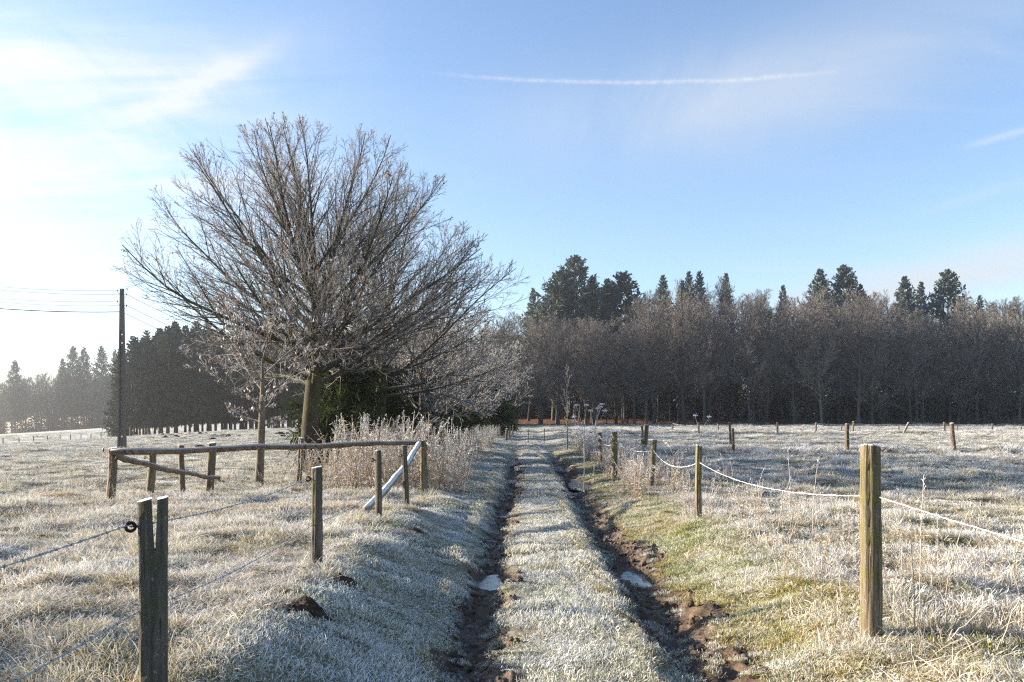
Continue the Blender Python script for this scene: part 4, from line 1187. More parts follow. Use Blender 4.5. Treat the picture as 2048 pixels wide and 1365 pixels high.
for (px, py, Y, r_, lab, sd) in ((633, 934, 7.7, 0.050, 'short thick fence post with a green mossy left edge and frosted top', 12), (756, 901, 11.8, 0.047, 'straight grey fence post in front of the frosted brace, second from the corner', 13), (809, 891, 13.6, 0.042, 'slim leaning fence post between the grey post and the rail corner', 14)):
    ln = (-0.03, 0.0) if px == 809 else (0.0, 0.0)
    o, (bx, by, g, hh) = fence_post(px, py, Y, r_, sd, M['post_grey'], lab, GL, lean=ln, ins=WIRE_Z)
    left_pts.append((bx - r_ - 0.028 + ln[0] * 0.9, by))
# a post just behind the viewpoint that carries the wires
o, (bx, by, g, hh) = fence_post(-3000, 1600, -0.9, 0.05, 15, M['post_grey'], 'fence post behind the viewpoint', GL) if False else (None, (0, 0, 0, 0))

def catenary(p, q, sag, n=24):
    t = np.linspace(0, 1, n)[:, None]
    P = np.array(p)[None] * (1 - t) + np.array(q)[None] * t
    P[:, 2] -= sag * 4 * (t * (1 - t))[:, 0]
    return P
def barbed(p, q, sag, label, r_=0.0032, group=None):
    L = np.linalg.norm(np.array(q) - np.array(p)); n = max(20, int(L * 26))
    P = catenary(p, q, sag, n)
    root = empty('barbed_wire', p); tag(root, label, 'wire', group)
    P = P - np.array(p)
    s = np.linspace(0, L, n) * 60
    d = unit((P[-1] - P[0])[None])[0]; U = unit(np.cross(d, [0, 0, 1.0])[None])[0]; W = np.cross(U, d)
    for ph in (0, math.pi):
        off = (U[None] * np.cos(s + ph)[:, None] + W[None] * np.sin(s + ph)[:, None]) * r_ * 0.8
        b = MB(); b.tubes((P + off)[None], np.full((1, n), r_ * 0.85) * (1 + 0.35 * rng.normal(0, 1, (1, n)).clip(-1, 1)), 5)
        link('strand', b.mesh('strand'), M['wire_barb'], root)
    nb = int(L / 0.11); t = np.linspace(0.02, 0.98, nb); bi = (t * (n - 1)).astype(int)
    B = P[bi]; v = unit(rng.normal(0, 1, (nb, 3)) * np.array([1, 0.5, 1]))
    b = MB()
    for sgn in (1, -1):
        tip = B + v * 0.016 * sgn + d * 0.004 * sgn
        b.tubes(np.stack([B, tip], 1), np.broadcast_to([r_ * 0.75, r_ * 0.35], (nb, 2)), 4)
    b.tubes(np.stack([B - d * 0.006, B + d * 0.006], 1), np.full((nb, 2), r_ * 2.0), 5)
    o = link('barbs', b.mesh('barbs'), M['wire_barb'], root); o['kind'] = 'stuff'
    return root
def cable(name, p, q, sag, r_, mat, label, cat='wire', group=None, n=26, rough=0.0):
    P = catenary(p, q, sag, n) - np.array(p)
    if rough: P[1:-1] += rng.normal(0, rough, (n - 2, 3))
    b = MB(); b.tubes(P[None], r_ * (1 + (0.38 * rng.normal(0, 1, (1, n)).clip(-1, 1) if rough else np.zeros((1, n)))), 5)
    return tag(link(name, b.mesh(name), mat, loc=p), label, cat, group)

pts = [(left_pts[0][0] - 0.02, -0.9)] + left_pts
GW = 'barbed wires of the left fence'
seg = ['from the split post towards the viewer', 'between the split post and the mossy thick post', 'between the mossy thick post and the grey post', 'between the grey post and the slim leaning post']
for i in range(len(pts) - 1):
    p, q = pts[i], pts[i + 1]
    barbed((p[0], p[1], WIRE_Z), (q[0], q[1], WIRE_Z + 0.01), 0.05, 'upper frosted barbed wire ' + seg[i], group=GW)
    barbed((p[0] + 0.05, p[1] + 0.0, WIRE_LOW), (q[0] + 0.05, q[1], WIRE_LOW), 0.05, 'lower frosted barbed wire ' + seg[i], group=GW)

# right fence
rp = []
spec = [(1744, 893, 5.6, 0.070, 'thick mossy fence post with frosted top in the right foreground', 21, M['post'], (0.012, 0)),
        (1399, 891, 12.2, 0.050, 'pale split topped fence post, second along the right fence', 22, M['post'], (0.015, 0)),
        (1309, 879, 19.5, 0.062, 'crooked mossy fence post leaning out of the rough grass', 23, M['post'], (0.06, 0)),
        (1229, 863, 22.5, 0.072, 'green fence post standing in tall frosted weeds', 24, M['post'], (-0.01, 0)),
        (1199, 865, 28.0, 0.062, 'brown weathered post behind the green one in the weeds', 25, M['post'], (-0.04, 0))]
for (px, py, Y, r_, lab, sd, mt, ln) in spec:
    o, (bx, by, g, hh) = fence_post(px, py, Y, r_, sd, mt, lab, GR, lean=ln, bend=0.012, slant=0.25)
    rp.append((bx + ln[0] * 0.8, by, g, r_))
# the foremost right post carries a small dark insulator and a frosted knot of cord
X, Yp, g, r_ = rp[0]
wz_ = [1.165, 1.09, 1.03, 1.18, 1.25]
GWR = 'frosted cords of the right fence'
o, (bx, by, g, hh) = (None, (X + 0.1, -0.6, 0, 0))
cable('smooth_wire', (X + 0.02, Yp - r_, wz_[0]), (X + 0.15, -0.8, 1.02), 0.07, 0.0034, M['wire_frost'], 'thick frosted fence cord running off to the right of the mossy post', group=GWR, n=170, rough=0.0010)
lab = ['between the mossy post and the split topped post', 'between the split topped post and the crooked post', 'between the crooked post and the green post', 'between the green post and the brown weathered post']
for i in range(4):
    a, b = rp[i], rp[i + 1]
    cable('smooth_wire', (a[0], a[1] + a[3] * 0.0, wz_[i]), (b[0], b[1], wz_[i + 1]), (0.13, 0.20, 0.12, 0.2)[i], (0.0038, 0.0055, 0.007, 0.008)[i], M['wire_frost'], 'frosted sagging fence cord ' + lab[i], group=GWR, n=150, rough=0.0014)
# posts behind the viewpoint that end the wires
for (x_, y_, lab, grp) in ((pts[0][0] + 0.09, -0.9, 'fence post behind the viewpoint on the left', GL), (X + 0.15, -0.8, 'fence post behind the viewpoint on the right', GR)):
    g = h1(x_, y_); o = link('fence_post', post_mesh(1.1, 0.06, 33, bend=0.006), M['post_grey'], loc=(x_, y_, g)); tag(o, lab, 'fence post', grp)

# paddock line at mid distance and its partner posts
GM = 'posts of the fence line across the paddock'
mid = [(1293, 850, 30.0, 0.07, (0.08, 0), 'crooked post pair, taller one, behind the leaning mossy post'), (1284, 852, 33.0, 0.055, (0, 0), 'crooked post pair, straight rear one, behind the leaning mossy post'),
       (1466, 857, 35.5, 0.06, (0, 0), 'stout post of the close pair on the grassy bank'), (1460, 846, 40.0, 0.05, (-0.03, 0), 'thin post of the close pair on the grassy bank'),
       (1695, 848, 36.2, 0.085, (0, 0), 'straight reddish post behind the foremost mossy post'), (1903, 846, 36.5, 0.085, (-0.12, 0), 'reddish post tilting left on the grassy bank at right')]
mp = []
for i, (px, py, Y, r_, ln, lab) in enumerate(mid):
    o, (bx, by, g, hh) = fence_post(px, py, Y, r_, 50 + i, M['post_red'], lab, GM, lean=ln, bend=0.02)
    mp.append((bx, by, g, hh))
GMW = 'thin wires across the paddock'
for (a, b, lab) in ((2, 4, 'between the close pair and the straight reddish post'), (4, 5, 'between the two reddish posts'), (0, 2, 'between the crooked pair and the close pair')):
    for hz, nm in ((0.55, 'lower'), (0.95, 'upper')):
        cable('field_wire', (mp[a][0], mp[a][1] - 0.09, mp[a][2] + hz), (mp[b][0], mp[b][1] - 0.09, mp[b][2] + hz), 0.08, 0.007, M['wire_frost'], nm + ' thin frosted wire ' + lab, group=GMW)
GF = 'posts of the far paddock fence'
farp = [(1397, 846, 70, 0), (1436, 849, 80, 0), (1555, 845, 70, 0), (1632, 846, 72, 0), (1683, 852, 84, 0), (1707, 843, 74, 0.03), (1797, 852, 84, 0), (1819, 843, 72, 0.5), (1889, 845, 74, 0), (1915, 852, 84, 0), (1985, 848, 74, 0.06), (2042, 856, 84, 0), (1345, 852, 74, 0), (1290, 850, 78, 0)]
fl = ['beside the two white flower heads', 'low, right of the flower heads', 'straight, in the middle of the paddock', 'straight, right of the middle one', 'low, between two taller ones', 'slim and taller, behind the reddish straight post', 'low, left of the toppled one', 'toppled far over to the right', 'tall, left of the tilting reddish post', 'low, right of the tilting reddish post', 'slightly leaning, near the right end', 'low, last at the right end', 'low, left of the flower heads', 'behind the crooked pair']
fpos = []
for i, ((px, py, Y, ln), d_) in enumerate(zip(farp, fl)):
    o, (bx, by, g, hh) = fence_post(px, py, Y, 0.085 if Y < 78 else 0.07, 70 + i, M['post_red'], 'far paddock fence post ' + d_, GF, lean=(ln, 0), bend=0.01)
    if Y < 78 and ln < 0.1: fpos.append((bx, by, g))
fpos.sort()
for i in range(len(fpos) - 1):
    for hz in (0.45, 0.85):
        cable('field_wire', (fpos[i][0], fpos[i][1] - 0.1, fpos[i][2] + hz), (fpos[i + 1][0], fpos[i + 1][1] - 0.1, fpos[i + 1][2] + hz), 0.07, 0.010, M['wire_frost'], 'thin frosted wire of the far paddock fence', group='wires of the far paddock fence', n=10)
# thin stakes across the far end of the track and posts along it
GT = 'stakes near the far end of the track'
stk = [(1058, 858, 52, 0.025, 0.06, 'thin leaning stake right of the far track'), (1089, 857, 52, 0.025, 0.03, 'thin upright stake right of the far track'), (1014, 857, 54, 0.075, 0.08, 'dark leaning post at the left edge of the far track'), (1020, 853, 62, 0.06, 0.06, 'dark post just behind the leaning one by the far track'), (1026, 851, 72, 0.06, 0.05, 'third dark post along the far track'), (1030, 849, 84, 0.06, 0.0, 'last dark post along the far track')]
sp = []
for i, (px, py, Y, r_, ln, lab) in enumerate(stk):
    o, q = fence_post(px, py, Y, r_, 90 + i, M['post_grey'], lab, GT, lean=(ln, 0), bend=0.0)
    sp.append(q)
cable('field_wire', (sp[0][0] - 4, sp[0][1], sp[0][2] + 0.6), (sp[1][0] + 3.5, sp[1][1], sp[1][2] + 0.6), 0.04, 0.006, M['wire_dark'], 'dark thin wire on the two stakes at the far track', group=None)
# fence far across the left meadow
GFL = 'tiny posts of the far left meadow fence'
flp = [(6, 880, 128), (38, 878, 132), (67, 875, 137), (95, 873, 142), (120, 872, 147), (141, 869, 152), (162, 868, 157), (182, 866, 161), (202, 864, 165), (216, 864, 168), (229, 862, 171), (262, 860, 165), (278, 858, 160), (290, 857, 156)]
pr = None
for i, (px, py, Y) in enumerate(flp):
    X = gx(px, Y, py); g = h1(X, Y)
    o = link('meadow_post', post_mesh(1.15, 0.09, 110, sides=8, rings=3, groove=0.05), M['post_red'], loc=(X, Y, g))
    tag(o, 'tiny upright post of the fence across the far left meadow', 'fence post', GFL)

# ------------------------------------------------------------------ rail fence (corner posts, rail, two braces)
Lc = on_ray(222, 898, 15.0); Rc = on_ray(846, 881, 17.0)
gL, gR = h1(Lc[0], 15.0), h1(Rc[0], 17.0)
rail_root = empty('rail_fence', (Lc[0], 15.0, gL)); tag(rail_root, 'rustic rail fence with one long pole, two corner posts and slanting braces', 'fence')
org = np.array([Lc[0], 15.0, gL])
o = link('corner_post', post_mesh(Lc[2] - gL + 0.02, 0.075, 131, bend=0.03, groove=0.14), M['post_red'], rail_root, (0, 0, 0))
o = link('corner_post', post_mesh(Rc[2] - gR + 0.0, 0.070, 132, bend=0.015, groove=0.10), M['post'], rail_root, tuple(np.array([Rc[0], 17.0, gR]) - org))
def log(p, q, r0, r1, seed, name, mat, sagz=0.0, n=26, parent=rail_root, org=org, mid=None):
    g = np.random.default_rng(seed)
    t = np.linspace(0, 1, n)
    P = np.array(p)[None] * (1 - t)[:, None] + np.array(q)[None] * t[:, None]
    P[:, 2] += sagz * np.sin(t * math.pi) + 0.012 * np.sin(t * 17 + seed) + g.normal(0, 0.005, n)
    if mid is not None: P += np.array(mid)[None] * np.sin(t * math.pi)[:, None]
    Rd = (r0 + (r1 - r0) * t) * (1 + 0.10 * g.normal(0, 1, n).clip(-1, 1.6))
    # closed ends
    P = np.concatenate([P[:1], P, P[-1:]]); Rd = np.concatenate([[0.002], Rd, [0.002]])
    P[0] += (P[1] - P[2]) * 0.02; P[-1] += (P[-2] - P[-3]) * 0.02
    b = MB(); b.tubes((P - org)[None], Rd[None], 12)
    return link(name, b.mesh(name), mat, parent)
rl = on_ray(228, 906, 14.93); rr_ = on_ray(842, 884, 16.92)
log((rl[0] - 0.05, 14.9, rl[2]), (rr_[0] + 0.02, 16.9, rr_[2]), 0.066, 0.046, 7, 'top_rail', M['rail'])
ba = on_ray(232, 912, 14.94); bb = on_ray(440, 957, 16.2)
log((ba[0], 14.94, ba[2]), bb, 0.062, 0.036, 9, 'brace', M['rail'], -0.05)
ba = on_ray(838, 884, 16.85); bb = on_ray(731, 1021, 12.1)
log((ba[0], 16.85, ba[2] - 0.02), bb, 0.05, 0.058, 10, 'brace', M['rail_frost'], 0.05, mid=(0.12, 0, 0))
# fence posts that stand behind the rail
GB = 'wire fence posts behind the rail'
bp = []
for (px, py, Y, r_, lab, ln, ins) in ((301, 903, 16.0, 0.075, 'gnarled mossy post with insulator just right of the left rail corner', (0.02, 0), 1.0), (366, 891, 16.6, 0.058, 'dark crooked post peeping over the rail, between mossy and flat topped ones', (0.04, 0), None), (420, 886, 17.0, 0.075, 'dark flat topped post at the end of the left brace', (-0.0, 0), None), (601, 876, 20.0, 0.06, 'dark post behind the rail left of the big tree trunk', (0, 0), None)):
    o, q = fence_post(px, py, Y, r_, int(px), M['post_red'] if px != 301 else M['post'], lab, GB, lean=ln, bend=0.03, ins=ins)
    bp.append(q)
zl = [0.96, 0.5]
for i, (a, b) in enumerate((((Lc[0], 14.92, gL), bp[0]), (bp[0], bp[1]), (bp[1], bp[2]))):
    for z_, nm in zip(zl, ('upper', 'lower')):
        cable('fence_wire', (a[0], a[1] - 0.07, a[2] + z_), (b[0], b[1] - 0.08, b[2] + z_), 0.02, 0.004, M['wire_frost'], nm + ' thin frosted wire ' + ('from the left rail corner to the mossy post', 'between mossy and crooked posts behind the rail', 'between crooked and flat topped posts behind the rail')[i], group='thin wires behind the rail', n=10)
cable('fence_wire', (Lc[0] - 0.12, 14.95, gL + 0.95), (Lc[0] - 12.0, 17.5, h1(Lc[0] - 12, 17.5) + 0.95), 0.10, 0.004, M['wire_frost'], 'thin frosted wire running left from the rail corner', group='thin wires behind the rail', n=30)
b = MB(); b.tubes(np.array([[[0, 0, -0.035], [0, 0, -0.02], [0, 0, 0.02], [0, 0, 0.035]]]), np.array([[0.008, 0.02, 0.02, 0.008]]), 8)
b.tubes(np.array([[[0, 0, -0.03], [0.03, 0, -0.05], [0.06, 0, -0.02]]]), np.full((1, 3), 0.005), 5)
link('insulator', b.mesh('insulator'), M['brown_ins'], rail_root, (-0.135, -0.01, 0.97))

# ------------------------------------------------------------------ utility pole with holes, and its lines
Y = 40.0
Xp, _, Zp = on_ray(244, 578, Y); gp = h1(Xp, Y)
HP = Zp - gp
pole = empty('utility_pole', (Xp, Y, gp)); tag(pole, 'dark concrete utility pole with a column of round holes', 'pole')
def wid(z): return 0.37 + (0.17 - 0.37) * z / HP
hole_z = [0.62 + 0.41 * k for k in range(13)]
web = MB(); fl_ = MB()
dep = 0.035
zc = [-0.4, hole_z[0] - 0.205] + [z + 0.205 for z in hole_z] + [HP]
def flange(z0, z1, sgn):
    x0, x1 = sgn * wid(z0) / 2, sgn * wid(z1) / 2
    i0, i1 = sgn * wid(z0) * 0.26, sgn * wid(z1) * 0.26
    Vf = [[x0, -.1, z0], [i0, -.1, z0], [i0, .1, z0], [x0, .1, z0], [x1, -.08, z1], [i1, -.08, z1], [i1, .08, z1], [x1, .08, z1]]
    fl_.add(Vf, [[0, 1, 5, 4], [1, 2, 6, 5], [2, 3, 7, 6], [3, 0, 4, 7], [4, 5, 6, 7]])
zt = hole_z[-1] + 0.205
flange(-0.4, zt, 1); flange(-0.4, zt, -1)
a8 = np.arange(16) * 2 * math.pi / 16 + math.pi / 16
for z in hole_z:
    hw = wid(z) * 0.262; rh = wid(z) * 0.17
    c, s = np.cos(a8), np.sin(a8); k = 1 / np.maximum(np.abs(c), np.abs(s))
    outer = np.stack([c * k * hw, s * k * 0.205], -1); inner = np.stack([c * rh, s * rh], -1)
    Vw = np.concatenate([np.stack([q[:, 0], np.full(16, yy), q[:, 1] + z], -1) for q in (outer, inner) for yy in (-dep, dep)])
    i = np.arange(16); j = (i + 1) % 16
    q = np.concatenate([np.stack([i, j, j + 32, i + 32], -1), np.stack([i + 16, i + 48, j + 48, j + 16], -1), np.stack([i + 32, j + 32, j + 48, i + 48], -1)])
    web.add(Vw, q)
zb_ = hole_z[0] - 0.205
web.box((0, 0, (zb_ - 0.4) / 2), (wid(0) * 0.52, dep * 2, zb_ + 0.4))
fl_.add([[sx * wid(zt) / 2, sy * .078, zt] for sx, sy in ((-1, -1), (1, -1), (1, 1), (-1, 1))] + [[sx * wid(HP) / 2, sy * .06, HP] for sx, sy in ((-1, -1), (1, -1), (1, 1), (-1, 1))], [[0, 1, 5, 4], [1, 2, 6, 5], [2, 3, 7, 6], [3, 0, 4, 7], [4, 5, 6, 7]])
link('shaft', fl_.mesh('shaft', False), M['concrete'], pole)
link('pierced_web', web.mesh('pierced_web', False), M['concrete'], pole)
att = []
for k, (sx, dz) in enumerate(((-1, 0.10), (-1, 0.62), (1, 0.28), (1, 0.82))):
    z = HP - dz; x0 = sx * wid(z) / 2
    b = MB()
    b.tubes(np.array([[[x0, 0, z - 0.12], [x0 + sx * 0.06, 0, z - 0.14], [x0 + sx * 0.11, 0, z - 0.10], [x0 + sx * 0.12, 0, z - 0.02]]]), np.full((1, 4), 0.012), 5)
    h_ = link('hook', b.mesh('hook'), M['steel'], pole)
    b = MB(); b.tubes(np.array([[[x0 + sx * 0.12, 0, z - 0.03], [x0 + sx * 0.12, 0, z], [x0 + sx * 0.12, 0, z + 0.04], [x0 + sx * 0.12, 0, z + 0.06]]]), np.array([[0.02, 0.035, 0.028, 0.008]]), 8)
    link('insulator', b.mesh('insulator'), M['brown_ins'], h_)
    att.append((Xp + x0 + sx * 0.12, Y, gp + z + 0.02))
GO = 'overhead lines at the utility pole'
for (a, py, lab, r_) in ((0, 544, 'highest overhead wire running left from the pole', 0.010), (2, 552, 'second overhead wire running left from the pole', 0.010), (1, 570, 'third overhead wire running left from the pole', 0.010), (3, 578, 'fourth overhead wire running left from the pole', 0.010)):
    q = on_ray(-240, py, 34.0)
    cable('overhead_wire', att[a], q, 0.25, r_, M['wire_dark'], lab, group=GO)
zc_ = (Xp, Y, on_ray(244, 624, Y)[2])
cable('overhead_cable', zc_, on_ray(-240, 592, 34.0), 0.22, 0.022, M['wire_dark'], 'thick black overhead cable running left from the pole', group=GO)
for (p, px, py, lab) in ((att[2], 700, 745, 'thin wire dropping right from the pole into the bare tree'), (att[3], 700, 760, 'lower thin wire dropping right from the pole into the bare tree'), (zc_, 700, 775, 'black cable dropping right from the pole behind the bare tree')):
    cable('overhead_wire', p, on_ray(px, py, 46.5), 0.55, 0.012, M['wire_dark'], lab, group=GO)

# ------------------------------------------------------------------ dead weeds and plants
def weed(hh, leafy=1.0, spike=True, bend=0.24):
    b = MB()
    z = np.linspace(0, hh, 7); ph = rng.uniform(0, 6.28); bd = rng.normal(0, bend)
    P = np.stack([bd * (z / hh) ** 1.8 * hh * np.cos(ph), bd * (z / hh) ** 1.8 * hh * np.sin(ph), z], -1)[None]
    b.tubes(P, np.linspace(0.006, 0.0032, 7)[None], 4, t=np.broadcast_to(np.linspace(0.15, 0.8, 7), (1, 7)), rnd=np.array([rng.uniform()]))
    n = int(17 * leafy)
    S, Rs = children(P, np.full((1, 7), 0.004), n, 0.12, 0.98, 0.6, 1.3, 0.06, 0.16, 4, up=-0.1, up_curve=-0.35, jit=0.15)
    ns = len(S); sd = unit(np.cross(S[:, 1] - S[:, 0], rng.normal(0, 1, (ns, 3))))
    b.ribbons(S, rng.uniform(0.004, 0.010, ns)[:, None] * np.array([0.4, 1, 0.9, 0.3])[None], sd, t=np.broadcast_to(np.linspace(0.3, 0.9, 4), (ns, 4)), rnd=rng.uniform(0, 1, ns))
    if spike:
        S, Rs = children(P, np.full((1, 7), 0.004), 34, 0.62, 1.0, 0.4, 1.0, 0.03, 0.06, 3, up=0.1, jit=0.15)
        ns = len(S); sd = unit(rng.normal(0, 1, (ns, 3)))
        b.ribbons(S, rng.uniform(0.005, 0.009, ns)[:, None] * np.array([0.6, 1, 0.5])[None], sd, t=np.full((ns, 3), 0.95), rnd=rng.uniform(0.3, 1, ns))
    return b.mesh('weed', False)
def plume(hh):
    b = MB(); K = 8
    ph = rng.uniform(-0.9, 0.9); t = np.linspace(0, 1, K)
    a = 0.12 + 1.5 * t ** 3
    P = np.zeros((1, K, 3))
    for k in range(1, K):
        P[0, k] = P[0, k - 1] + np.array([math.sin(a[k]) * math.cos(ph), math.sin(a[k]) * math.sin(ph), math.cos(a[k])]) * hh / (K - 1)
    b.tubes(P, np.linspace(0.005, 0.003, K)[None], 4, t=np.broadcast_to(np.linspace(0.1, 0.9, K), (1, K)), rnd=np.array([rng.uniform()]))
    S, _ = children(P, np.full((1, K), 0.004), 26, 0.70, 1.0, 0.3, 0.7, 0.05, 0.11, 3, up=-0.3, up_curve=-0.3)
    ns = len(S); sd = unit(rng.normal(0, 1, (ns, 3)))
    b.ribbons(S, rng.uniform(0.004, 0.008, ns)[:, None] * np.array([0.5, 1, 0.4])[None], sd, t=np.full((ns, 3), 0.95), rnd=rng.uniform(0.3, 1, ns))
    S, _ = children(P, np.full((1, K), 0.004), 6, 0.05, 0.5, 0.3, 0.8, 0.25, 0.45, 5, up=0.1, up_curve=-0.25)
    ns = len(S); sd = unit(np.cross(S[:, 1] - S[:, 0], np.array([0, 0, 1.0])) + rng.normal(0, 0.2, (ns, 3)))
    b.ribbons(S, rng.uniform(0.004, 0.007, ns)[:, None] * np.array([0.7, 1, 0.9, 0.6, 0.2])[None], sd, t=np.broadcast_to(np.linspace(0.2, 0.8, 5), (ns, 5)), rnd=rng.uniform(0, 1, ns))
    return b.mesh('plume', False)
weeds = [(weed(rng.uniform(1.0, 1.35), 1.0, k % 2 == 0), M['weed']) for k in range(8)]
plumes = [(plume(rng.uniform(1.0, 1.4)), M['weed']) for k in range(6)]
def weed_patch(name, protos, x, y, smin, smax, tilt=0.12):
    n = len(x); sc = rng.uniform(smin, smax, n)
    rot = np.stack([rng.normal(0, tilt, n), rng.normal(0, tilt, n), rng.uniform(0, 6.28, n) if name != 'plume_grass' else rng.normal(0, 0.8, n)], -1)
    scatter(name, np.stack([x, y, H(x, y) - 0.02], -1), rot, sc[:, None] * np.array([1.15, 1.15, 1]), rng.integers(0, len(protos), n), protos)
# left stand behind the rail
px = np.concatenate([rng.uniform(560, 950, 520), rng.normal(790, 90, 420)]); yy = rng.uniform(17.2, 25, len(px)); xx = (px - 1024) / F * yy
k = (lateral(xx, yy) < -1.75) & (px > 540) & (px < 985)
w_l = np.interp(px, [540, 620, 700, 900, 980], [0.25, 0.55, 1.0, 1.0, 0.6])
k &= rng.uniform(0, 1, len(px)) < w_l
hl = np.interp(px[k], [540, 640, 720, 860, 985], [0.65, 0.8, 1.15, 1.15, 0.8])
n = int(k.sum()); sc = (0.45 + 0.85 * rng.uniform(0, 1, n) ** 1.4) * hl
scatter('tall_dead_weeds', np.stack([xx[k], yy[k], H(xx[k], yy[k]) - 0.02], -1), np.stack([rng.normal(0, .17, n), rng.normal(0, .17, n), rng.uniform(0, 6.28, n)], -1), sc[:, None] * np.array([1.2, 1.2, 1.0]), rng.integers(0, 8, n), weeds)
# strip of pale grass along the far left track side
yy = rng.uniform(25, 110, 1800); xx = 0.395 + 0.0151 * yy - rng.uniform(1.9, 3.4, len(yy)) - 0.3
weed_patch('pale_bank_weeds', weeds, xx, yy, 0.45, 0.85)
# right stand round the fence posts
yy = np.concatenate([rng.uniform(14, 44, 1100), rng.uniform(18, 32, 420)]); xx = 0.395 + 0.0151 * yy + np.abs(rng.normal(0, 0.75, len(yy))) + 1.75 + 0.012 * (yy - 14)
k = (rng.uniform(0, 1, len(yy)) < np.interp(yy, [13, 17, 30, 44], [0.15, 0.8, 1, 0.7]))
for (pxx, pyy, _, _) in rp:
    k &= ~((yy < pyy + 0.1) & (yy > pyy - 7) & (np.abs(xx / yy - pxx / pyy) * pyy < 0.22) & (rng.uniform(0, 1, len(yy)) < 0.85))
weed_patch('right_bank_weeds', weeds, xx[k], yy[k], 0.3, 0.75)
yy = rng.uniform(17, 40, 330); xx = 0.395 + 0.0151 * yy + np.abs(rng.normal(0, 0.7, len(yy))) + 1.9
k = np.ones(len(yy), bool)
for (pxx, pyy, _, _) in rp:
    k &= ~((yy < pyy + 0.1) & (np.abs(xx / yy - pxx / pyy) * pyy < 0.25))
xx, yy = xx[k], yy[k]
weed_patch('plume_grass', plumes, xx, yy, 0.65, 1.1)
# thin weeds in the right foreground and left pasture
yy = rng.uniform(6, 15, 170); xx = rng.uniform(2.5, 4.6, 170)
weed_patch('scattered_dead_weeds', weeds, xx, yy, 0.25, 0.55)
yy = rng.uniform(9, 20, 110); xx = rng.uniform(-12, -5.5, 110)
weed_patch('pasture_weeds', weeds, xx, yy, 0.25, 0.55)

def umbel_plant(px, py_top, Y, heads, label, seed):
    global rng
    keep = rng; rng = np.random.default_rng(seed)
    X = gx(px, Y); g = h1(X, Y)
    root = empty('hogweed', (X, Y, g)); tag(root, label, 'plant', 'frosted flower heads above the weeds')
    st = MB()
    hb = on_ray(px, py_top, Y)[2] - g
    fork = hb * 0.62
    st.tubes(np.array([[[0, 0, -0.05], [0.01, 0, fork * 0.5], [0, 0.01, fork]]]), np.array([[0.012, 0.010, 0.008]]), 6, t=np.array([[0.3, 0.5, 0.7]]), rnd=np.array([0.6]))
    tips = []
    for (hx, hy) in heads:
        q = on_ray(hx, hy, Y); tip = np.array([q[0] - X, rng.normal(0, 0.08), q[2] - g]); tips.append(tip)
        mid = np.array([tip[0] * 0.35, tip[1] * 0.4, fork + (tip[2] - fork) * 0.5])
        st.tubes(np.array([[[0, 0, fork - 0.02 - 0.1 * rng.uniform()], mid, tip]]), np.array([[0.007, 0.006, 0.005]]), 5, t=np.array([[0.7, 0.8, 0.9]]), rnd=np.array([0.7]))
    link('stem', st.mesh('stem'), M['weed'], root)
    for tip in tips:
        u = MB(); n = 16
        a = np.arange(n) * 2.39996; rr2 = 0.085 * np.sqrt((np.arange(n) + 0.5) / n)
        E_ = np.stack([rr2 * np.cos(a), rr2 * np.sin(a), 0.055 - 4.0 * rr2 ** 2 + rng.normal(0, 0.014, n)], -1) * 0.78
        u.tubes(np.stack([np.zeros((n, 3)), E_], 1), np.full((n, 2), 0.003), 4)
        for e_ in E_:
            v = np.array([[0, 0, -.014], [.014, 0, 0], [0, .014, 0], [-.014, 0, 0], [0, -.014, 0], [0, 0, .014]]) * rng.uniform(0.9, 1.6)
            u.add(v + e_, [[0, 2, 1, 1], [0, 3, 2, 2], [0, 4, 3, 3], [0, 1, 4, 4], [5, 1, 2, 2], [5, 2, 3, 3], [5, 3, 4, 4], [5, 4, 1, 1]])
        me = bpy.data.meshes.new('umbel')
        Vv = np.concatenate(u.V); Qq = np.concatenate(u.Q)
        me.from_pydata([tuple(v) for v in Vv], [], [tuple(dict.fromkeys(q)) for q in Qq.tolist()])
        link('umbel', me, M['umbel'], root, tuple(tip))
    rng = keep
umbel_plant(1168, 812, 21, [(1173, 813), (1153, 813), (1149, 836), (1146, 845)], 'frosted hogweed with the largest white flower head above the right weeds', 1)
umbel_plant(1188, 815, 22.5, [(1196, 819), (1203, 811), (1182, 824), (1209, 824), (1200, 816)], 'frosted hogweed with five small heads beside the largest one', 2)
umbel_plant(1399, 832, 24, [(1393, 833), (1419, 836)], 'lone hogweed with two frosted heads out in the paddock', 3)

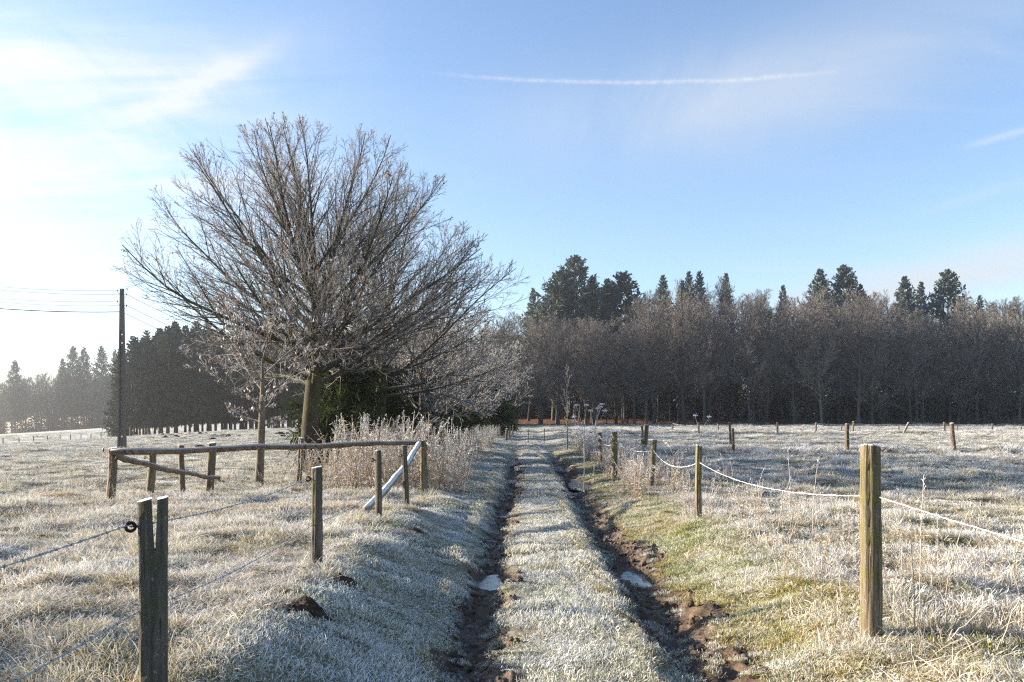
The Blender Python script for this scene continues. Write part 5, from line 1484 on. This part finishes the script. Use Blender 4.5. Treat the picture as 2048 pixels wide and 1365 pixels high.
def stalk(pts_px, Y, r_, head, label, mat='weed'):
    """single dry stem through measured points"""
    P = np.array([on_ray(a, b, Y + c) for a, b, c in pts_px])
    P[0, 2] = h1(P[0, 0], P[0, 1]) - 0.02
    t = np.linspace(0, 1, 10); q = np.linspace(0, 1, len(P))
    C = np.stack([np.interp(t, q, P[:, i]) for i in range(3)], -1)
    C[1:-1] += rng.normal(0, 0.004, (8, 3))
    root = empty('dry_stalk', tuple(C[0])); tag(root, label, 'plant', 'single dry stalks by the right fence')
    b = MB(); b.tubes((C - C[0])[None], np.linspace(r_, r_ * 0.6, 10)[None], 5, t=np.broadcast_to(np.linspace(0.3, 0.9, 10), (1, 10)), rnd=np.array([rng.uniform(0.4, 1)]))
    link('stem', b.mesh('stem'), M[mat], root)
    if head:
        b = MB()
        S, _ = children((C - C[0])[None], np.full((1, 10), 0.004), head, 0.55 if head > 20 else 0.85, 1.0, 0.3, 0.9, 0.03, 0.08, 3, up=0.1, jit=0.2)
        ns = len(S); sd = unit(rng.normal(0, 1, (ns, 3)))
        b.ribbons(S, rng.uniform(0.003, 0.006, ns)[:, None] * np.array([0.5, 1, 0.6])[None], sd, t=np.full((ns, 3), 0.9), rnd=rng.uniform(0.4, 1, ns))
        o = link('seed_head', b.mesh('seed_head', False), M[mat], root); o['kind'] = 'stuff'
stalk([(1565, 1160, 0.0), (1580, 1080, 0), (1600, 1020, 0), (1645, 985, 0)], 7.4, 0.004, 6, 'bent frosted stalk arching towards the cord left of the mossy post')
stalk([(1622, 1060, 0.0), (1628, 990, 0), (1637, 915, 0)], 9.0, 0.004, 14, 'upright pale grass stalk standing above the cord')
stalk([(1582, 1050, 0.0), (1580, 980, 0), (1576, 900, 0)], 9.4, 0.0035, 5, 'very thin upright stalk left of the pale grass stalk')
stalk([(1832, 1285, 0.0), (1828, 1180, 0), (1824, 1085, 0)], 5.5, 0.004, 10, 'reddish dock stalk just right of the mossy post')
stalk([(1838, 1260, 0.0), (1840, 1120, 0), (1848, 950, 0)], 5.8, 0.0035, 22, 'tall thin dock stalk with frosted seeds right of the mossy post')
stalk([(1886, 1240, 0.0), (1905, 1120, 0), (1930, 1040, 0), (1942, 1008, 0)], 6.2, 0.0042, 16, 'tall frosted grass stalk leaning right with a plumed tip')
stalk([(1880, 1310, 0.0), (1925, 1255, 0), (1968, 1212, 0)], 5.3, 0.0055, 0, 'straight broken straw leaning right in the front grass', 'straw')
stalk([(1860, 1290, 0.0), (1900, 1262, 0), (1922, 1234, 0)], 5.6, 0.0045, 0, 'short broken straw beside the long leaning one', 'straw')
stalk([(2000, 1280, 0.0), (2020, 1240, 0), (2040, 1195, 0)], 5.2, 0.005, 0, 'broken straw at the right edge of the grass', 'straw')
stalk([(1548, 1120, 0.0), (1556, 1060, 0), (1565, 1000, 0)], 8.6, 0.004, 16, 'brown dock stalk half way to the pale post')
stalk([(1490, 1090, 0.0), (1478, 1040, 0), (1462, 965, 0)], 10.5, 0.004, 18, 'brown dock stalk leaning left behind the verge')
stalk([(1452, 1000, 0.0), (1447, 930, 0), (1440, 905, 0), (1446, 915, 0)], 13.5, 0.0035, 4, 'hooked thin stalk just right of the pale post')

# ------------------------------------------------------------------ the cold morning air
b = MB(); b.box((0, 0, 22.0), (1310, 1310, 74.0))
hz = link('haze', b.mesh('haze', False)); tag(hz, kind='stuff')
m_ = bpy.data.materials.new('morning_haze'); m_.use_nodes = True
nt = m_.node_tree; nt.nodes.clear()
out = nt.nodes.new('ShaderNodeOutputMaterial'); pv = nt.nodes.new('ShaderNodeVolumePrincipled')
pv.inputs['Color'].default_value = (0.95, 0.96, 1.0, 1)
pv.inputs['Density'].default_value = 0.00062
pv.inputs['Anisotropy'].default_value = 0.80
nt.links.new(pv.outputs[0], out.inputs['Volume'])
hz.data.materials.append(m_)
